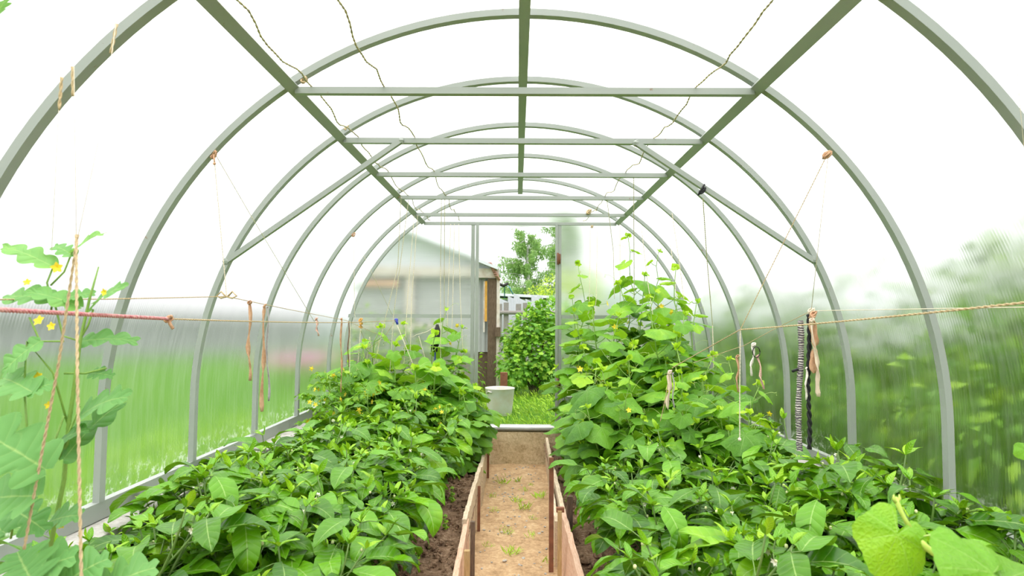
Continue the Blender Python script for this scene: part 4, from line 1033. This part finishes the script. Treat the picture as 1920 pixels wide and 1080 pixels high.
mb = MB(); mb.box((0, 0, .75), (2.2, 1.4, 1.5)); mb.build('wall', M['hut_wall'], hs, smooth=False)
mb = MB(); mb.bar((-1.2, 0, 1.66), (1.2, 0, 1.56), 1.9, .07); mb.build('roof', M['slate'], hs, smooth=False)

def leafcloud(mb, blobs, n, size, tones, facing=0, kind='heart', hang=False):
    tot = sum(b[3] ** 2 for b in blobs)
    for b in blobs:
        k = int(n * b[3] ** 2 / tot)
        for i in range(k):
            d = Vector((rnd.gauss(0, 1), rnd.gauss(0, 1), rnd.gauss(0, 1))).normalized(); r_ = b[3] * U(.72, 1.06)
            p = Vector(b[:3]) + Vector((d.x * r_, d.y * r_, d.z * r_ * (b[4] if len(b) > 4 else 1)))
            dd = (d + Vector((U(-.6, .6), U(-.6, .6), U(-.9, .2) - (1.2 if hang else 0)))); up = d + Vector((U(-.5, .5), U(-.5, .5), .8))
            s = size * U(.6, 1.2)
            if kind == 'heart': heart(mb, p, dd, up, s, U(*tones), .3, na=10, nr=1, lobe=.2)
            else: blade(mb, p, dd, up, s, s * .6, .6, .2, U(*tones), 2, 2)
def bush(name, label, cat, loc, blobs, n, size, mat, tones=(.1, .9), kind='blade', trunk=None, group=None, bark='bark'):
    t = thing(name, label, cat, loc, 0, group); mb = MB(); leafcloud(mb, blobs, n, size, tones, kind=kind); mb.build('foliage', M[mat], t)
    tb = MB()
    for b in blobs[:6]: tb.tube(bez((0, 0, -.05), (b[0] * .3, b[1] * .3, b[2] * .6), b[:3], 6), [.05 * (trunk or .4), .045 * (trunk or .4), .04 * (trunk or .4), .03 * (trunk or .4), .025 * (trunk or .4), .02 * (trunk or .4), .012 * (trunk or .4)], 6)
    tb.build('branches', M[bark], t); return t
cx = X(1000, 7.9)
bush('currant_bush', 'bright green currant bush outside the doorway, in front of the fence', 'bush', (cx, 7.9, GZ), [(0, 0, .50, .34, 1.1), (-.22, -.1, .38, .26, 1.2), (.3, 0, .55, .36, 1.1), (-.05, -.05, .85, .24), (.25, .1, .98, .26), (.55, .1, .6, .4, 1.2), (-.22, .1, .66, .22), (.05, .1, 1.05, .16)], 3800, .034, 'currant', (.0, .85), 'heart', .5)
rnd.seed(62)
# birches far behind
def birch(label, x, y, H_, w_, n, seed):
    rnd.seed(seed); t = thing('birch_tree', label, 'tree', (x, y, GZ), 0, 'birches beyond the fence'); tb = MB(); tb.tube([(0, 0, -.1), (.1, 0, H_ * .4), (0, 0, H_ * .8), (.1, 0, H_)], [.14, .1, .05, .02], 8); lf = MB()
    for k in range(70):
        z = H_ * (.16 + .84 * U(0, 1) ** 1.2); az = U(0, 6.28); rr_ = w_ * (1.15 - .8 * (z / H_)) * U(.3, 1); a = Vector((0, 0, z)); e_ = a + Vector((math.cos(az) * rr_, math.sin(az) * rr_, U(-.1, .3))); tb.tube([a, (a + e_) / 2 + Vector((0, 0, .15)), e_], .012, 4)
        for j in range(n // 70):
            q = a.lerp(e_, U(.35, 1.05)); hang = U(0, .65) * H_ * .14
            p = q + Vector((U(-.12, .12), U(-.12, .12), .05 - hang)); s = .10 * U(.7, 1.3)
            blade(lf, p, (U(-1, 1), U(-1, 1), -1.0), (U(-1, 1), U(-1, 1), .3), s, s * .7, .3, .1, U(.1, .9), 2, 2)
    tb.build('trunk', M['birch_bark'], t); lf.build('foliage', M['birch'], t)
birch('drooping birch in the gap above the fence, smaller left one', X(988, 30), 30, 5.2, 2.6, 18000, 63)
birch('taller drooping birch cut off by the right door post', X(1050, 32), 32, 6.3, 2.7, 16000, 64)
0 and birch('birch hidden mostly behind the right door post and panel', X(1085, 29), 29, 5.6, 1.4, 2600, 65)
rnd.seed(66)
bush('yellow_green_bush', 'yellow-green leafy bush just above the fence', 'bush', (X(1015, 20), 20, GZ), [(-.1, 0, 1.6, .5, .8), (.5, 0, 1.85, .6), (-.5, .1, 1.35, .45, .8), (1.2, 0, 1.8, .7), (.2, 0, .9, .9)], 3600, .11, 'lime', (.1, .9))
bush('round_green_tree', 'dark green conifer-like tree left of the birches', 'tree', (X(955, 34), 34, GZ - .1), [(0, 0, 1.4, 1.0, 1.5), (.4, 0, 2.2, .8, 1.4), (-.5, 0, 1.2, .9)], 2400, .16, 'birch', (0, .5))
# bushes along the right wall
rnd.seed(67)
RB = [(2.35, 4.9, 1.05, 'dark bush pressed against the right wall near the end corner'), (2.45, 3.7, 1.1, 'dark green bush outside the right wall behind the cucumbers'), (2.6, 2.45, 1.1, 'dark green bush outside the right wall behind the wrapped stick'),
      (3.1, 1.2, 1.0, 'green bush outside the right wall, between the second and third arches'), (2.7, 6.3, 1.15, 'tall green bush outside beyond the right corner'), (4.5, 2.2, 1.4, 'big green bush farther out on the right'), (4.4, 4.4, 1.55, 'tall dark bush farther out on the right, behind the wall bushes'), (5.2, 1.0, 1.1, 'pale green bush on the far right, seen through the nearest panel')]
mb0 = None
for i, (x, y, s, lab) in enumerate(RB):
    if i in (0, 1):
        o = bush('garden_bush', lab, 'bush', (x, y, GZ), [(0, 0, .5, .55), (.1, -.4, .45, .45), (-.1, .4, .5, .5), (0, 0, 1.0, .42), (.1, .35, .95, .36), (.2, -.3, .9, .36)], 2600, .075, 'hedge', (.0, .9), group='bushes outside the right wall')
        if i == 0: b0 = o
        else: b1 = o
    else:
        o = dup((b0, b1)[i % 2], (x, y, GZ), U(0, 6), lab, 'bushes outside the right wall', s)
    o.scale = (s, s, s); o.location.z -= .06
bush('weedy_bush', 'low green bush behind the left end wall panel, in front of the shed', 'bush', (-1.2, 6.7, GZ - .10), [(0, 0, .45, .5), (.45, 0, .42, .42), (-.5, .1, .45, .5), (-.1, 0, .8, .32), (-.55, 0, .85, .34), (.35, .05, .72, .3)], 2600, .07, 'hedge', (.3, 1))
bush('distant_garden_tree', 'yellowish tree seen blurred through the far right panel', 'tree', (9, 5.5, GZ - .1), [(0, 0, 1.4, 1.2), (.6, .8, 1.0, 1.0), (-.4, -1.2, 1.2, 1.0), (0, -2.4, .9, .9)], 2500, .16, 'lime', (0, .4))
# left garden: distant hill / treeline, flower patch, small bushes
hb = MB(); vs = []; n = 120
for i in range(n + 1):
    a = math.radians(60 + 150 * i / n); d_ = 55; h = 4.6 + 1.8 * noise.noise(Vector((i * .11, 0, 3))) + .7 * noise.noise(Vector((i * .5, 2, 3)))
    for r_, z in ((d_, .1), (d_ + 3, h * .75), (d_ + 9, h), (d_ + 20, .1)): vs.append((math.cos(a) * r_, math.sin(a) * r_, z))
hb.add(vs, [(i * 4 + k, (i + 1) * 4 + k, (i + 1) * 4 + k + 1, i * 4 + k + 1) for i in range(n) for k in range(3)]); tag(hb.build('hill_treeline', M['hill']), kind='structure')
fp = thing('pink_flower_bush', 'pink flowering bush blurred behind the left wall', 'bush', (-4.5, 9.2, GZ)); mb = MB(); leafcloud(mb, [(0, 0, .25, .4, .7), (.4, 0, .2, .3, .7)], 500, .07, (.2, .8), kind='blade'); mb.build('foliage', M['currant'], fp)
mb = MB()
for k in range(160): mb.ball((U(-.4, .75), U(-.4, .2), U(.25, .5)), U(.02, .045), 6, 4)
mb.build('blossoms', M['pinkflower'], fp)
dh = thing('distant_barn', 'long grey barn blurred behind the left wall', 'building', (-22, 26, GZ), .5); mb = MB(); mb.box((0, 0, 1.2), (16, 5, 2.4)); mb.build('wall', M['hut_wall'], dh, smooth=False)
mb = MB(); mb.bar((-8.3, -1.5, 3.0), (8.3, -1.5, 3.0), 3.9, .1, up=(0, -.45, 1)); mb.bar((-8.3, 1.5, 3.0), (8.3, 1.5, 3.0), 3.9, .1, up=(0, .45, 1)); mb.build('roof', M['hut_wall'], dh, smooth=False)
# grass outside
rnd.seed(68); mb = MB()
for k in range(5200):
    x = U(-.9, 1.1); y = YEND + .12 + (U(0, 1) ** 1.5) * 3.2; L = U(.03, .09) * (1.3 if y > 6.2 else 1)
    blade(mb, (x, y, GZ), dirv(U(0, 6.28), U(.8, 1.4)), (1, 0, .3), L, .006, U(.2, 1), .1, U(0, 1), 2, 2)
tag(mb.build('grass_blades', M['grassblade']), 'bright green grass growing outside the doorway', 'grass', kind='stuff')
mb = MB()
for k in range(2600):
    s = -1 if rnd.random() < .6 else 1; x = s * (1.66 + U(0, 1) ** 2 * 1.6); y = U(.6, 5.6); L = U(.06, .20)
    blade(mb, (x, y, GZ), dirv(U(0, 6.28), U(.8, 1.4)), (1, 0, .3), L, .011, U(.2, 1), .1, U(0, 1), 2, 2)
tag(mb.build('grass_margin', M['grassblade']), 'taller grass growing along the outside of the greenhouse walls', 'grass', kind='stuff')
